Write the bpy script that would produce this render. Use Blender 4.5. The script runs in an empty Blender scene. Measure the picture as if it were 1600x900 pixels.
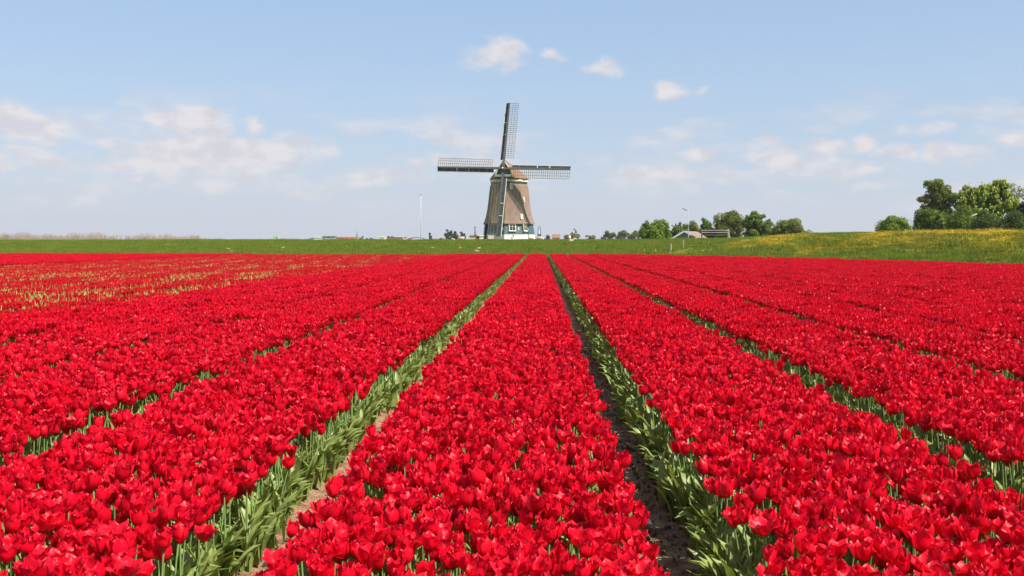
import bpy, math, random
import numpy as np
from mathutils import Vector, Matrix, Euler

scene = bpy.context.scene
COL = scene.collection
rad = math.radians
RS = np.random.RandomState
rnd = random.Random(7)

# ------------------------------------------------------------------ camera
F = 1555.0                      # focal length in pixels of the 1600 px wide photograph
VPX, HY = 845.0, 377.0          # where the rows vanish, and the horizon
CAMZ = 1.65
cd = bpy.data.cameras.new('camera')
cam = bpy.data.objects.new('camera', cd)
COL.objects.link(cam)
cd.sensor_width = 36.0
cd.lens = 36.0 * F / 1600.0
cd.shift_x = -(VPX - 800.0) / 1600.0
cd.shift_y = -(450.0 - HY) / 1600.0
cd.clip_start = 0.1
cd.clip_end = 20000.0
cam.location = (0, 0, CAMZ)
cam.rotation_euler = (rad(90), 0, 0)
scene.camera = cam

# ------------------------------------------------------------------ sun, sky, exposure
SUN_AZ = 57.0      # degrees from straight behind the camera towards its right
SUN_EL = 50.0
sdir = Vector((math.sin(rad(SUN_AZ)) * math.cos(rad(SUN_EL)), -math.cos(rad(SUN_AZ)) * math.cos(rad(SUN_EL)), math.sin(rad(SUN_EL))))
sd = bpy.data.lights.new('sun', 'SUN')
sd.energy = 5.0
sd.angle = rad(0.5)
sd.color = (1.0, 0.95, 0.87)
sun = bpy.data.objects.new('sun', sd)
COL.objects.link(sun)
sun.rotation_euler = sdir.to_track_quat('Z', 'Y').to_euler()
sun.location = (30, -30, 60)

SKY_STRENGTH = 0.10
EXPOSURE = 0.82
world = bpy.data.worlds.new('World')
scene.world = world
world.use_nodes = True
wt = world.node_tree
wt.nodes.clear()


def wnode(t, **kw):
    n = wt.nodes.new(t)
    for k, v in kw.items():
        setattr(n, k, v)
    return n


def wmath(op, a, b=None, c=None):
    n = wnode('ShaderNodeMath', operation=op)
    for i, v in enumerate((a, b, c)):
        if v is None:
            continue
        if isinstance(v, (int, float)):
            n.inputs[i].default_value = v
        else:
            wt.links.new(v, n.inputs[i])
    return n.outputs[0]


def wrange(v, a, b, c=0.0, d=1.0, smooth=True):
    n = wnode('ShaderNodeMapRange', interpolation_type='SMOOTHSTEP' if smooth else 'LINEAR')
    wt.links.new(v, n.inputs[0])
    for i, x in enumerate((a, b, c, d)):
        n.inputs[1 + i].default_value = x
    return n.outputs[0]


def wmix(f, a, b):
    n = wnode('ShaderNodeMix', data_type='RGBA')
    if isinstance(f, (int, float)):
        n.inputs[0].default_value = f
    else:
        wt.links.new(f, n.inputs[0])
    for i, v in ((6, a), (7, b)):
        if isinstance(v, tuple):
            n.inputs[i].default_value = (*v, 1)
        else:
            wt.links.new(v, n.inputs[i])
    return n.outputs[2]


def build_sky():
    out = wnode('ShaderNodeOutputWorld')
    bg = wnode('ShaderNodeBackground')
    bg.inputs['Strength'].default_value = SKY_STRENGTH
    sky = wnode('ShaderNodeTexSky', sky_type='NISHITA')
    sky.sun_disc = False
    sky.sun_elevation = rad(SUN_EL)
    sky.sun_rotation = rad(180.0 - SUN_AZ)
    sky.air_density = 1.0
    sky.dust_density = 1.2
    sky.ozone_density = 1.0
    tc = wnode('ShaderNodeTexCoord')
    sep = wnode('ShaderNodeSeparateXYZ')
    wt.links.new(tc.outputs['Generated'], sep.inputs[0])
    x, y, z = sep.outputs
    u = wmath('ARCTAN2', x, y)
    hyp = wmath('SQRT', wmath('ADD', wmath('MULTIPLY', x, x), wmath('MULTIPLY', y, y)))
    v = wmath('ARCTAN2', z, hyp)
    uv = wnode('ShaderNodeCombineXYZ')
    wt.links.new(u, uv.inputs[0])
    wt.links.new(v, uv.inputs[1])
    uv = uv.outputs[0]

    def noise(su, sv, scale, detail, rough=0.55, seed=0.0):
        m = wnode('ShaderNodeMapping')
        m.inputs['Scale'].default_value = (su, sv, 1)
        m.inputs['Location'].default_value = (seed, seed * 1.7, seed)
        wt.links.new(uv, m.inputs[0])
        n = wnode('ShaderNodeTexNoise')
        n.inputs['Scale'].default_value = scale
        n.inputs['Detail'].default_value = detail
        n.inputs['Roughness'].default_value = rough
        wt.links.new(m.outputs[0], n.inputs['Vector'])
        return n.outputs['Fac']

    k = 1.0 / SKY_STRENGTH / 2 ** EXPOSURE
    # low haze: the sky pales towards the horizon all round
    hz = wmath('POWER', 2.718, wmath('MULTIPLY', wmath('MAXIMUM', v, 0.0), -9.0))
    base = wmix(wmath('MULTIPLY', hz, 0.86), wmix(0.65, sky.outputs[0], (0.345 * k, 0.535 * k, 0.80 * k)), (0.655 * k, 0.665 * k, 0.725 * k))
    # puffs of cloud: centre x, y (photo pixels), half width, half height, weight
    blobs = [(775, 86, 56, 38, .95), (862, 88, 24, 16, .75), (940, 104, 52, 20, .95), (1047, 136, 36, 22, 1.0), (1098, 136, 26, 10, .5),
             (30, 196, 80, 30, 1.0), (150, 216, 44, 12, .75), (290, 186, 66, 30, 1.0), (325, 202, 48, 18, .9), (390, 196, 36, 22, .8), (370, 235, 180, 34, .95),
             (220, 255, 120, 24, .85), (60, 250, 60, 24, .6), (10, 268, 40, 24, .75), (130, 306, 100, 20, .7), (300, 288, 130, 20, .75), (400, 270, 36, 20, .7), (590, 276, 140, 20, .8), (470, 300, 60, 14, .5),
             (1085, 238, 40, 16, .85), (1235, 252, 80, 22, .85), (1338, 230, 32, 20, .85), (1400, 243, 48, 20, .95), (1450, 238, 44, 24, .95), (1440, 198, 60, 18, .7), (1580, 208, 46, 18, .8),
             (1290, 232, 40, 20, .65), (1350, 272, 80, 16, .75), (1060, 270, 120, 18, .75), (1390, 296, 80, 14, .5), (1520, 250, 60, 14, .55), (1190, 225, 40, 10, .5), (660, 250, 60, 14, .5), (180, 172, 46, 12, .4), (40, 165, 40, 10, .4)]
    wn = wnode('ShaderNodeTexNoise')
    wn.inputs['Scale'].default_value = 13.0
    wn.inputs['Detail'].default_value = 5.0
    wt.links.new(uv, wn.inputs['Vector'])
    ws = wnode('ShaderNodeVectorMath', operation='SUBTRACT')
    wt.links.new(wn.outputs['Color'], ws.inputs[0])
    ws.inputs[1].default_value = (0.5, 0.5, 0.5)
    wm_ = wnode('ShaderNodeVectorMath', operation='MULTIPLY_ADD')
    wt.links.new(ws.outputs[0], wm_.inputs[0])
    wm_.inputs[1].default_value = (0.075, 0.034, 0.0)
    wt.links.new(uv, wm_.inputs[2])
    uvw = wm_.outputs[0]
    tot = None
    for (px, py, rx, ry, w) in blobs:
        cu = math.atan((px - VPX) / F)
        cv = math.atan((HY - py) / F * math.cos(cu))
        s = wnode('ShaderNodeVectorMath', operation='SUBTRACT')
        wt.links.new(uvw, s.inputs[0])
        s.inputs[1].default_value = (cu, cv, 0)
        m = wnode('ShaderNodeVectorMath', operation='MULTIPLY')
        wt.links.new(s.outputs[0], m.inputs[0])
        m.inputs[1].default_value = (F / rx, F / ry, 0)
        ln = wnode('ShaderNodeVectorMath', operation='LENGTH')
        wt.links.new(m.outputs[0], ln.inputs[0])
        g = wrange(ln.outputs['Value'], 0.0, 1.35, w, 0.0)
        tot = g if tot is None else wmath('MAXIMUM', tot, g)
    n1 = noise(1.0, 1.7, 26.0, 7.0, 0.6, 3.1)
    n2 = noise(1.0, 3.6, 9.0, 6.0, 0.58, 9.7)
    puff = wrange(wmath('ADD', tot, wmath('MULTIPLY', wmath('SUBTRACT', n1, 0.5), 2.0)), 0.14, 0.95)
    puff = wmath('MULTIPLY', puff, wrange(tot, 0.02, 0.35))
    # thin broken cloud low down, all round the horizon
    band = wmath('MULTIPLY', wrange(v, 0.008, 0.04), wrange(v, 0.16, 0.09))
    thin = wmath('MULTIPLY', wrange(n2, 0.44, 0.64), band)
    dens = wmath('MINIMUM', wmath('ADD', wmath('MULTIPLY', puff, 0.86), wmath('MULTIPLY', thin, 0.62)), 0.80)
    # clouds sink into the haze near the horizon
    dens = wmath('MULTIPLY', dens, wrange(v, 0.0, 0.12, 0.5, 1.0))
    shade = noise(1.0, 1.6, 40.0, 4.0, 0.5, 5.5)
    ccol = wmix(wrange(shade, 0.35, 0.62), (0.70 * k, 0.66 * k, 0.70 * k), (0.87 * k, 0.80 * k, 0.79 * k))
    col = wmix(dens, base, ccol)
    wt.links.new(col, bg.inputs['Color'])
    wt.links.new(bg.outputs[0], out.inputs[0])


build_sky()
scene.view_settings.view_transform = 'Standard'
scene.view_settings.look = 'None'
scene.view_settings.gamma = 1.0
scene.view_settings.exposure = EXPOSURE
scene.view_settings.use_curve_mapping = False
scene.render.engine = 'CYCLES'
scene.cycles.use_denoising = True
scene.cycles.max_bounces = 8
scene.cycles.diffuse_bounces = 3
scene.cycles.glossy_bounces = 2
scene.cycles.transmission_bounces = 4
scene.cycles.volume_bounces = 0
scene.cycles.caustics_reflective = False
scene.cycles.caustics_refractive = False


# ------------------------------------------------------------------ helpers
def P(px, py, d):
    return Vector(((px - VPX) / F * d, d, CAMZ + (HY - py) / F * d))


def tag(o, label=None, cat=None, group=None, kind=None):
    if label: o['label'] = label
    if cat: o['category'] = cat
    if group: o['group'] = group
    if kind: o['kind'] = kind
    return o


def new_mesh(name, verts, faces, mats, smooth=False, mi=None):
    me = bpy.data.meshes.new(name)
    verts = np.asarray(verts, dtype=np.float32).reshape(-1, 3)
    if isinstance(faces, np.ndarray):
        n, k = faces.shape
        me.vertices.add(len(verts))
        me.vertices.foreach_set('co', verts.ravel())
        me.loops.add(n * k)
        me.loops.foreach_set('vertex_index', faces.astype(np.int32).ravel())
        me.polygons.add(n)
        me.polygons.foreach_set('loop_start', np.arange(0, n * k, k, dtype=np.int32))
        me.polygons.foreach_set('loop_total', np.full(n, k, dtype=np.int32))
        me.update(calc_edges=True)
    else:
        me.from_pydata([tuple(v) for v in verts.tolist()], [], faces)
    if not isinstance(mats, (list, tuple)): mats = [mats]
    for m in mats: me.materials.append(m)
    if smooth: me.polygons.foreach_set('use_smooth', np.ones(len(me.polygons), dtype=bool))
    if mi is not None: me.polygons.foreach_set('material_index', np.asarray(mi, dtype=np.int32))
    me.update()
    return me


def link(name, me, parent=None, loc=None, rot=None, scale=None, matrix=None):
    o = bpy.data.objects.new(name, me)
    COL.objects.link(o)
    if parent is not None: o.parent = parent
    if matrix is not None: o.matrix_local = matrix
    if loc is not None: o.location = loc
    if rot is not None: o.rotation_euler = rot
    if scale is not None: o.scale = scale if hasattr(scale, '__len__') else (scale,) * 3
    return o


def thing(name, label, cat, loc=(0, 0, 0), rz=0.0, group=None):
    o = link(name, None, loc=loc, rot=(0, 0, rz))
    o.empty_display_size = 0.2
    return tag(o, label, cat, group)


class MB:
    """collects boxes, bars, tubes and lofts for one mesh"""
    def __init__(s):
        s.v, s.f = [], []

    def add(s, vs, fs):
        b = len(s.v)
        s.v += [tuple(v) for v in vs]
        s.f += [tuple(i + b for i in f) for f in fs]
        return s

    def box(s, c, size, M=None):
        cx, cy, cz = c
        a, b, h = size[0] / 2, size[1] / 2, size[2] / 2
        vs = [Vector((cx + i * a, cy + j * b, cz + k * h)) for k in (-1, 1) for j in (-1, 1) for i in (-1, 1)]
        if M is not None: vs = [M @ v for v in vs]
        return s.add(vs, [(0, 2, 3, 1), (4, 5, 7, 6), (0, 1, 5, 4), (2, 6, 7, 3), (0, 4, 6, 2), (1, 3, 7, 5)])

    def bar(s, p, q, w, h, up=(0, 0, 1), w2=None, h2=None):
        p, q = Vector(p), Vector(q)
        d = (q - p).normalized()
        up = Vector(up)
        if abs(d.dot(up)) > 0.99: up = Vector((1, 0, 0))
        sx = d.cross(up).normalized()
        sz = sx.cross(d).normalized()
        vs = []
        for (c, ww, hh) in ((p, w, h), (q, w2 or w, h2 or h)):
            vs += [c + sx * (i * ww / 2) + sz * (j * hh / 2) for (i, j) in ((-1, -1), (1, -1), (1, 1), (-1, 1))]
        return s.add(vs, [(3, 2, 1, 0), (4, 5, 6, 7), (0, 1, 5, 4), (1, 2, 6, 5), (2, 3, 7, 6), (3, 0, 4, 7)])

    def tube(s, pts, rs, n=8):
        pts = [Vector(p) for p in pts]
        vs, fs = [], []
        for i, p in enumerate(pts):
            d = (pts[min(i + 1, len(pts) - 1)] - pts[max(i - 1, 0)]).normalized()
            a = Vector((1, 0, 0)) if abs(d.x) < 0.8 else Vector((0, 1, 0))
            sx = d.cross(a).normalized()
            sy = d.cross(sx)
            for k in range(n):
                t = 2 * math.pi * k / n
                vs.append(p + (sx * math.cos(t) + sy * math.sin(t)) * rs[i])
        for i in range(len(pts) - 1):
            for k in range(n):
                a, b = i * n + k, i * n + (k + 1) % n
                fs.append((a, b, b + n, a + n))
        fs.append(tuple(reversed(range(n))))
        fs.append(tuple(range((len(pts) - 1) * n, len(pts) * n)))
        return s.add(vs, fs)

    def loft(s, rings, cap=True):
        n = len(rings[0])
        vs = [v for r in rings for v in r]
        fs = []
        for i in range(len(rings) - 1):
            for k in range(n):
                a, b = i * n + k, i * n + (k + 1) % n
                fs.append((a, b, b + n, a + n))
        if cap:
            fs.append(tuple(reversed(range(n))))
            fs.append(tuple(range((len(rings) - 1) * n, len(rings) * n)))
        return s.add(vs, fs)

    def mesh(s, name, mat, smooth=False):
        return new_mesh(name, s.v, s.f, mat, smooth)

    def build(s, name, mat, parent=None, smooth=False, **kw):
        return link(name, s.mesh(name, mat, smooth), parent, **kw)


# ------------------------------------------------------------------ materials
def material(name):
    m = bpy.data.materials.new(name)
    m.use_nodes = True
    m.node_tree.nodes.clear()
    return m, m.node_tree


def shaded(name, c1, c2, scale=8.0, rough=0.8, bump=0.0, bscale=None, stretch=(1, 1, 1), spec=0.3, detail=4.0, lo=0.35, hi=0.65, translucent=0.0, tcol=None, island=0.0, objrand=0.0, c3=None):
    """noise between two colours; optional bump, translucency, per-island and per-object variation"""
    m, t = material(name)
    N = t.nodes.new
    out = N('ShaderNodeOutputMaterial')
    bs = N('ShaderNodeBsdfPrincipled')
    bs.inputs['Roughness'].default_value = rough
    bs.inputs['Specular IOR Level'].default_value = spec
    tc = N('ShaderNodeTexCoord')
    mp = N('ShaderNodeMapping')
    mp.inputs['Scale'].default_value = stretch
    t.links.new(tc.outputs['Object'], mp.inputs[0])
    nz = N('ShaderNodeTexNoise')
    nz.inputs['Scale'].default_value = scale
    nz.inputs['Detail'].default_value = detail
    t.links.new(mp.outputs[0], nz.inputs['Vector'])
    mr = N('ShaderNodeMapRange')
    mr.inputs[1].default_value, mr.inputs[2].default_value = lo, hi
    t.links.new(nz.outputs['Fac'], mr.inputs[0])
    mx = N('ShaderNodeMix'); mx.data_type = 'RGBA'
    mx.inputs[6].default_value = (*c1, 1)
    mx.inputs[7].default_value = (*c2, 1)
    t.links.new(mr.outputs[0], mx.inputs[0])
    col = mx.outputs[2]
    if c3 is not None:
        n3 = N('ShaderNodeTexNoise'); n3.inputs['Scale'].default_value = scale * 0.23; n3.inputs['Detail'].default_value = 3
        t.links.new(mp.outputs[0], n3.inputs['Vector'])
        r3 = N('ShaderNodeMapRange'); r3.inputs[1].default_value, r3.inputs[2].default_value = 0.45, 0.68
        t.links.new(n3.outputs['Fac'], r3.inputs[0])
        m3 = N('ShaderNodeMix'); m3.data_type = 'RGBA'
        t.links.new(r3.outputs[0], m3.inputs[0]); t.links.new(col, m3.inputs[6]); m3.inputs[7].default_value = (*c3, 1)
        col = m3.outputs[2]
    for amt in (island, objrand):
        if not amt: continue
        hs = N('ShaderNodeHueSaturation')
        if amt is island:
            g = N('ShaderNodeNewGeometry'); src = g.outputs['Random Per Island']
        else:
            g = N('ShaderNodeObjectInfo'); src = g.outputs['Random']
        r2 = N('ShaderNodeMapRange')
        r2.inputs[3].default_value, r2.inputs[4].default_value = 1 - amt, 1 + amt
        t.links.new(src, r2.inputs[0])
        t.links.new(r2.outputs[0], hs.inputs['Value'])
        t.links.new(col, hs.inputs['Color'])
        col = hs.outputs[0]
    t.links.new(col, bs.inputs['Base Color'])
    if bump:
        nb = N('ShaderNodeTexNoise')
        nb.inputs['Scale'].default_value = bscale or scale * 4
        nb.inputs['Detail'].default_value = 5
        t.links.new(mp.outputs[0], nb.inputs['Vector'])
        bp = N('ShaderNodeBump')
        bp.inputs['Strength'].default_value = bump
        bp.inputs['Distance'].default_value = 0.05
        t.links.new(nb.outputs['Fac'], bp.inputs['Height'])
        t.links.new(bp.outputs[0], bs.inputs['Normal'])
    sh = bs.outputs[0]
    if translucent:
        tr = N('ShaderNodeBsdfTranslucent')
        if tcol:
            tm = N('ShaderNodeMix'); tm.data_type = 'RGBA'; tm.blend_type = 'MULTIPLY'; tm.inputs[0].default_value = 1
            t.links.new(col, tm.inputs[6]); tm.inputs[7].default_value = (*tcol, 1)
            t.links.new(tm.outputs[2], tr.inputs['Color'])
        else:
            t.links.new(col, tr.inputs['Color'])
        ms = N('ShaderNodeMixShader')
        ms.inputs[0].default_value = translucent
        t.links.new(sh, ms.inputs[1]); t.links.new(tr.outputs[0], ms.inputs[2])
        sh = ms.outputs[0]
    t.links.new(sh, out.inputs[0])
    return m


M = {}
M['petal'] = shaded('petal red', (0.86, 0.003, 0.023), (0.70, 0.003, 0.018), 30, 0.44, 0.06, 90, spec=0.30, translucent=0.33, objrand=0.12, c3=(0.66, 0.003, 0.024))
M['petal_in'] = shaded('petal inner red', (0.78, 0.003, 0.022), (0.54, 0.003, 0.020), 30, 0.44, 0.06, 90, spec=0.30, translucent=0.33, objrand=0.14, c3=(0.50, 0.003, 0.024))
M['petal_dark'] = shaded('petal deep red', (0.66, 0.006, 0.016), (0.52, 0.005, 0.014), 30, 0.5, 0, spec=0.3, translucent=0.3, objrand=0.12)
M['leaf'] = shaded('tulip leaf', (0.18, 0.245, 0.05), (0.29, 0.345, 0.10), 12, 0.45, 0.1, 60, stretch=(1, 1, .3), spec=0.45, translucent=0.28, tcol=(1.0, 1.0, 0.5), island=0.18)
M['leaf_pale'] = shaded('pale tulip leaf', (0.29, 0.33, 0.075), (0.41, 0.42, 0.125), 12, 0.55, 0, spec=0.35, translucent=0.25, island=0.18)
M['stem'] = shaded('tulip stem', (0.16, 0.26, 0.07), (0.22, 0.32, 0.10), 20, 0.5, spec=0.4, translucent=0.1)
M['soil'] = shaded('soil', (0.21, 0.115, 0.066), (0.40, 0.245, 0.15), 9, 0.95, 0.8, 60, spec=0.1, detail=8)
M['grass'] = shaded('meadow grass', (0.10, 0.155, 0.012), (0.185, 0.215, 0.024), 1.3, 0.9, 0.9, 6, spec=0.05, detail=8, c3=(0.145, 0.170, 0.035))
M['blade'] = shaded('grass blades', (0.10, 0.165, 0.011), (0.21, 0.232, 0.026), .5, 0.7, 0, spec=0.10, translucent=0.25, island=0.25, objrand=0.28)
M['yellow'] = shaded('yellow flower', (0.70, 0.38, 0.012), (0.78, 0.50, 0.02), 9, 0.6, translucent=0.2, island=0.15)
M['reed'] = shaded('dry reed', (0.36, 0.26, 0.17), (0.46, 0.35, 0.24), 3, 0.8, translucent=0.2, island=0.2)
M['thatch'] = shaded('thatch', (0.185, 0.128, 0.097), (0.255, 0.182, 0.142), 2.2, 0.95, 0.7, 14, stretch=(1.6, 1.6, .35), spec=0.05, detail=7, c3=(0.20, 0.135, 0.10))
M['caproof'] = shaded('cap roof', (0.19, 0.105, 0.066), (0.27, 0.16, 0.105), 3.0, 0.9, 0.6, 14, stretch=(1, 1, .4), spec=0.1, detail=6)
M['teal'] = shaded('teal boards', (0.042, 0.085, 0.09), (0.06, 0.115, 0.12), 3, 0.55, 0.1, 30, spec=0.35)
M['green'] = shaded('dark green paint', (0.014, 0.042, 0.028), (0.022, 0.060, 0.040), 3, 0.5, spec=0.35)
M['boardgreen'] = shaded('wind board paint', (0.010, 0.020, 0.016), (0.016, 0.030, 0.024), 3, 0.6, spec=0.2)
M['cream'] = shaded('cream paint', (0.62, 0.56, 0.44), (0.72, 0.67, 0.55), 3, 0.6, spec=0.3)
M['white'] = shaded('white wash', (0.70, 0.66, 0.58), (0.82, 0.79, 0.73), 1.2, 0.8, 0.1, 20, spec=0.2)
M['mastpaint'] = shaded('mast paint', (0.46, 0.46, 0.46), (0.54, 0.54, 0.54), 2, 0.5, spec=0.3)
M['stock'] = shaded('weathered spar', (0.075, 0.065, 0.068), (0.115, 0.10, 0.10), 2, 0.65, 0.1, 20, spec=0.25)
M['lattice'] = shaded('weathered lattice', (0.13, 0.11, 0.07), (0.20, 0.165, 0.10), 2, 0.8, spec=0.15)
M['glass'] = shaded('window glass', (0.02, 0.022, 0.025), (0.04, 0.04, 0.04), 3, 0.08, spec=0.6)
M['bark'] = shaded('bark', (0.06, 0.045, 0.032), (0.12, 0.09, 0.065), 6, 0.9, 0.6, 30, stretch=(1, 1, .3), spec=0.1)
M['greywood'] = shaded('grey wood', (0.33, 0.29, 0.24), (0.45, 0.40, 0.34), 5, 0.85, 0.2, stretch=(3, 3, .5), spec=0.1)
M['metal'] = shaded('galvanised metal', (0.26, 0.26, 0.26), (0.36, 0.36, 0.36), 4, 0.45, spec=0.5)
M['wool'] = shaded('wool', (0.55, 0.43, 0.31), (0.66, 0.54, 0.41), 9, 0.95, 0.9, 30, spec=0.05)
M['lambwool'] = shaded('lamb wool', (0.56, 0.44, 0.31), (0.66, 0.55, 0.41), 12, 0.95, 0.8, 40, spec=0.05)
M['tan'] = shaded('tan wool', (0.34, 0.22, 0.13), (0.44, 0.30, 0.19), 12, 0.95, 0.8, 40, spec=0.05)
M['rooftile'] = shaded('pinkish roof', (0.23, 0.165, 0.13), (0.29, 0.21, 0.17), 4, 0.85, 0.3, 20, spec=0.15)
M['redroof'] = shaded('red tile roof', (0.20, 0.10, 0.07), (0.26, 0.14, 0.10), 3, 0.85, 0.2, spec=0.15)
M['greywall'] = shaded('grey wall', (0.20, 0.22, 0.23), (0.27, 0.29, 0.30), 2, 0.8, spec=0.2)
M['pinkwall'] = shaded('pale pink wall', (0.50, 0.38, 0.32), (0.58, 0.46, 0.39), 2, 0.85, spec=0.15)
M['brownwood'] = shaded('brown wood', (0.17, 0.10, 0.065), (0.24, 0.15, 0.10), 4, 0.85, 0.2, spec=0.15)
M['red'] = shaded('red canvas', (0.50, 0.03, 0.04), (0.60, 0.05, 0.06), 3, 0.7, spec=0.2)
M['palegreen'] = shaded('pale green paint', (0.30, 0.46, 0.28), (0.38, 0.54, 0.34), 3, 0.6, spec=0.3)
M['slate'] = shaded('slate', (0.10, 0.11, 0.13), (0.15, 0.16, 0.18), 2, 0.7, spec=0.25)
M['bulb'] = shaded('pale petals', (0.62, 0.56, 0.44), (0.74, 0.70, 0.60), 40, 0.5, translucent=0.2)


def leafmat(name, c1, c2, var=0.22, c3=None):
    return shaded(name, c1, c2, 0.9, 0.6, 0, spec=0.15, translucent=0.38, tcol=(1.0, 1.0, 0.5), island=var, c3=c3)


# ------------------------------------------------------------------ field edge and terrain
edge0 = np.array([(-900, 172), (-400, 130), (-150, 109), (-55, 101), (0, 96.8), (9.0, 93.5), (17.0, 77), (22.6, 64), (26.4, 52), (32.6, 30), (39, 5), (46, -24), (70, -130)], float)


def chaikin(p, n=3):
    for _ in range(n):
        q = [p[0]]
        for a, b in zip(p[:-1], p[1:]):
            q += [a * .75 + b * .25, a * .25 + b * .75]
        q.append(p[-1])
        p = np.array(q)
    return p


edge = chaikin(edge0, 3)


def field_dist(pts):
    """signed distance to the field edge (positive outside), and the x of the nearest edge point"""
    pts = np.asarray(pts, float)
    best = np.full(len(pts), 1e9); side = np.zeros(len(pts)); ex = np.zeros(len(pts))
    for a, b in zip(edge[:-1], edge[1:]):
        d = b - a
        t = np.clip(((pts - a) @ d) / (d @ d), 0, 1)
        q = a + t[:, None] * d
        r = pts - q
        dd = np.hypot(r[:, 0], r[:, 1])
        cr = d[0] * r[:, 1] - d[1] * r[:, 0]
        m = dd < best
        best[m] = dd[m]; side[m] = np.sign(cr[m]); ex[m] = q[m, 0]
    return best * side, ex


def bumpy(x, y):
    return (np.sin(x * .31 + y * .17) + np.sin(x * .13 - y * .41 + 1.7) + .6 * np.sin(x * .83 + y * .67 + .4) + .4 * np.sin(x * 1.9 - y * 1.3)) / 3.0


def dike_z(t, ex, x, y):
    t = np.maximum(t, 0)
    w = np.clip((ex - 2.0) / 14.0, 0, 1)
    w = w * w * (3 - 2 * w)
    crest_t = 25.0 * (1 - w) + 10.5 * w
    crest_z = 1.67 * (1 - w) + 2.22 * w
    s = np.clip(t / crest_t, 0, 1)
    rise = np.where(w > .5, s * s * (3 - 2 * s), np.sin(s * math.pi / 2) ** 1.15)
    z = 0.05 + (crest_z - 0.05) * rise
    fall = np.clip((t - crest_t - 3.0) / 16.0, 0, 1)
    z = z - (crest_z - 0.9) * fall * fall * (3 - 2 * fall)
    z = z + bumpy(x, y) * (0.05 + .03 * w) * np.clip(t / 2, 0, 1)
    far = np.clip((t - 60) / 200, 0, 1)
    return z * (1 - far) + 0.7 * far


def ground_z(x, y):
    t, ex = field_dist(np.array([[x, y]]))
    if t[0] < 0: return 0.0
    return float(dike_z(t, ex, np.array([x]), np.array([y]))[0])


def build_meadow():
    # resample the edge finely, then offset it outwards
    seg = np.hypot(*(edge[1:] - edge[:-1]).T)
    s = np.concatenate([[0], np.cumsum(seg)])
    marks = [0.0]
    while marks[-1] < s[-1]:
        xx = np.interp(marks[-1], s, edge[:, 0])
        marks.append(marks[-1] + (1.2 if -75 < xx < 45 else 12.0))
    marks = np.array(marks)
    c = np.stack([np.interp(marks, s, edge[:, 0]), np.interp(marks, s, edge[:, 1])], 1)
    tg = np.gradient(c, axis=0)
    k = np.ones(9) / 9
    tg = np.stack([np.convolve(np.pad(tg[:, i], 4, mode='edge'), k, 'valid') for i in range(2)], 1)
    nrm = np.stack([-tg[:, 1], tg[:, 0]], 1)
    nrm /= np.linalg.norm(nrm, axis=1)[:, None]
    offs = np.concatenate([[-1.2], np.arange(0, 45, 0.9), [48, 54, 62, 75, 95, 130, 190, 300, 600, 1500, 5000]])
    V = []
    for o in offs:
        p = c + nrm * o
        if o < 0: z = np.full(len(p), -0.14)
        else: z = dike_z(np.full(len(p), o), c[:, 0], p[:, 0], p[:, 1])
        V.append(np.concatenate([p, z[:, None]], 1))
    V = np.array(V)
    a, b = V.shape[:2]
    idx = np.arange(a * b).reshape(a, b)
    f = np.stack([idx[:-1, :-1], idx[:-1, 1:], idx[1:, 1:], idx[1:, :-1]], -1).reshape(-1, 4)
    o = link('meadow', new_mesh('meadow', V.reshape(-1, 3), f, M['grass'], True))
    tag(o, 'green grass dike and pasture behind the tulip field', None, None, 'structure')


build_meadow()
# the earth of the field: one sheet under all beds
o = link('field_soil', new_mesh('field_soil', [(-900, -150, -.13), (120, -150, -.13), (120, 180, -.13), (-900, 180, -.13)], [(0, 1, 2, 3)], M['soil']))
tag(o, 'brown soil under the tulip beds', None, None, 'structure')

# ------------------------------------------------------------------ tulip beds
GAPS = [-6.75, -4.98, -3.12, -1.30, 0.67, 2.50, 4.30]
GAPS = [GAPS[0] - 1.8 * k for k in range(45, 0, -1)] + GAPS + [GAPS[-1] + 1.8 * k for k in range(1, 16)]
GW = 0.19            # half width of the bare strip at blossom height
XD0, XD1 = -29.0, -8.5   # here grows the deep red kind with gaps


def lerp_table(v, xs, ys):
    return np.interp(v, xs, ys)


def petal(nu, nv, opn, L, W, R, rng, curl=0.0):
    """one petal, base at the origin, opening towards +x"""
    u = np.linspace(-1, 1, nu + 1)
    v = np.linspace(0, 1, nv + 1)
    w = lerp_table(v, [0, .15, .45, .7, .88, 1], [.30, .72, 1.0, .97, .70, .16]) * W / 2
    r = R * np.sin(np.pi / 2 * np.minimum(1, v / .42)) ** .8 - R * .22 * np.clip((v - .5) / .5, 0, 1) + opn * np.clip((v - .25) / .75, 0, 1) ** 1.4
    z = L * v * (1 - .22 * np.clip(opn / .05, 0, 1.2) * v) - curl * np.clip((v - .7) / .3, 0, 1) ** 2
    rc = np.maximum(R * 1.05, .012)
    U, Vv = np.meshgrid(u, v)
    ang = U * w[:, None] / rc
    x = r[:, None] + rc * (np.cos(ang) - 1) * .85
    y = rc * np.sin(ang) * (1 + .1 * Vv)
    rip = .003 * np.sin(U * 3.1 + rng.rand() * 6) * Vv ** 2 + .003 * np.sin(U * 6 + Vv * 5 + rng.rand() * 6) * Vv ** 3
    x = x + rip + .004 * np.abs(U) ** 2 * Vv ** 3 * rng.uniform(-1, 1.6)
    zz = z[:, None] + .0035 * np.sin(U * 5 + rng.rand() * 6) * Vv ** 3 - np.abs(U) ** 3 * .006 * Vv
    vs = np.stack([x, y, zz], -1).reshape(-1, 3)
    idx = np.arange((nv + 1) * (nu + 1)).reshape(nv + 1, nu + 1)
    f = np.stack([idx[:-1, :-1], idx[:-1, 1:], idx[1:, 1:], idx[1:, :-1]], -1).reshape(-1, 4)
    return vs, f


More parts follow.
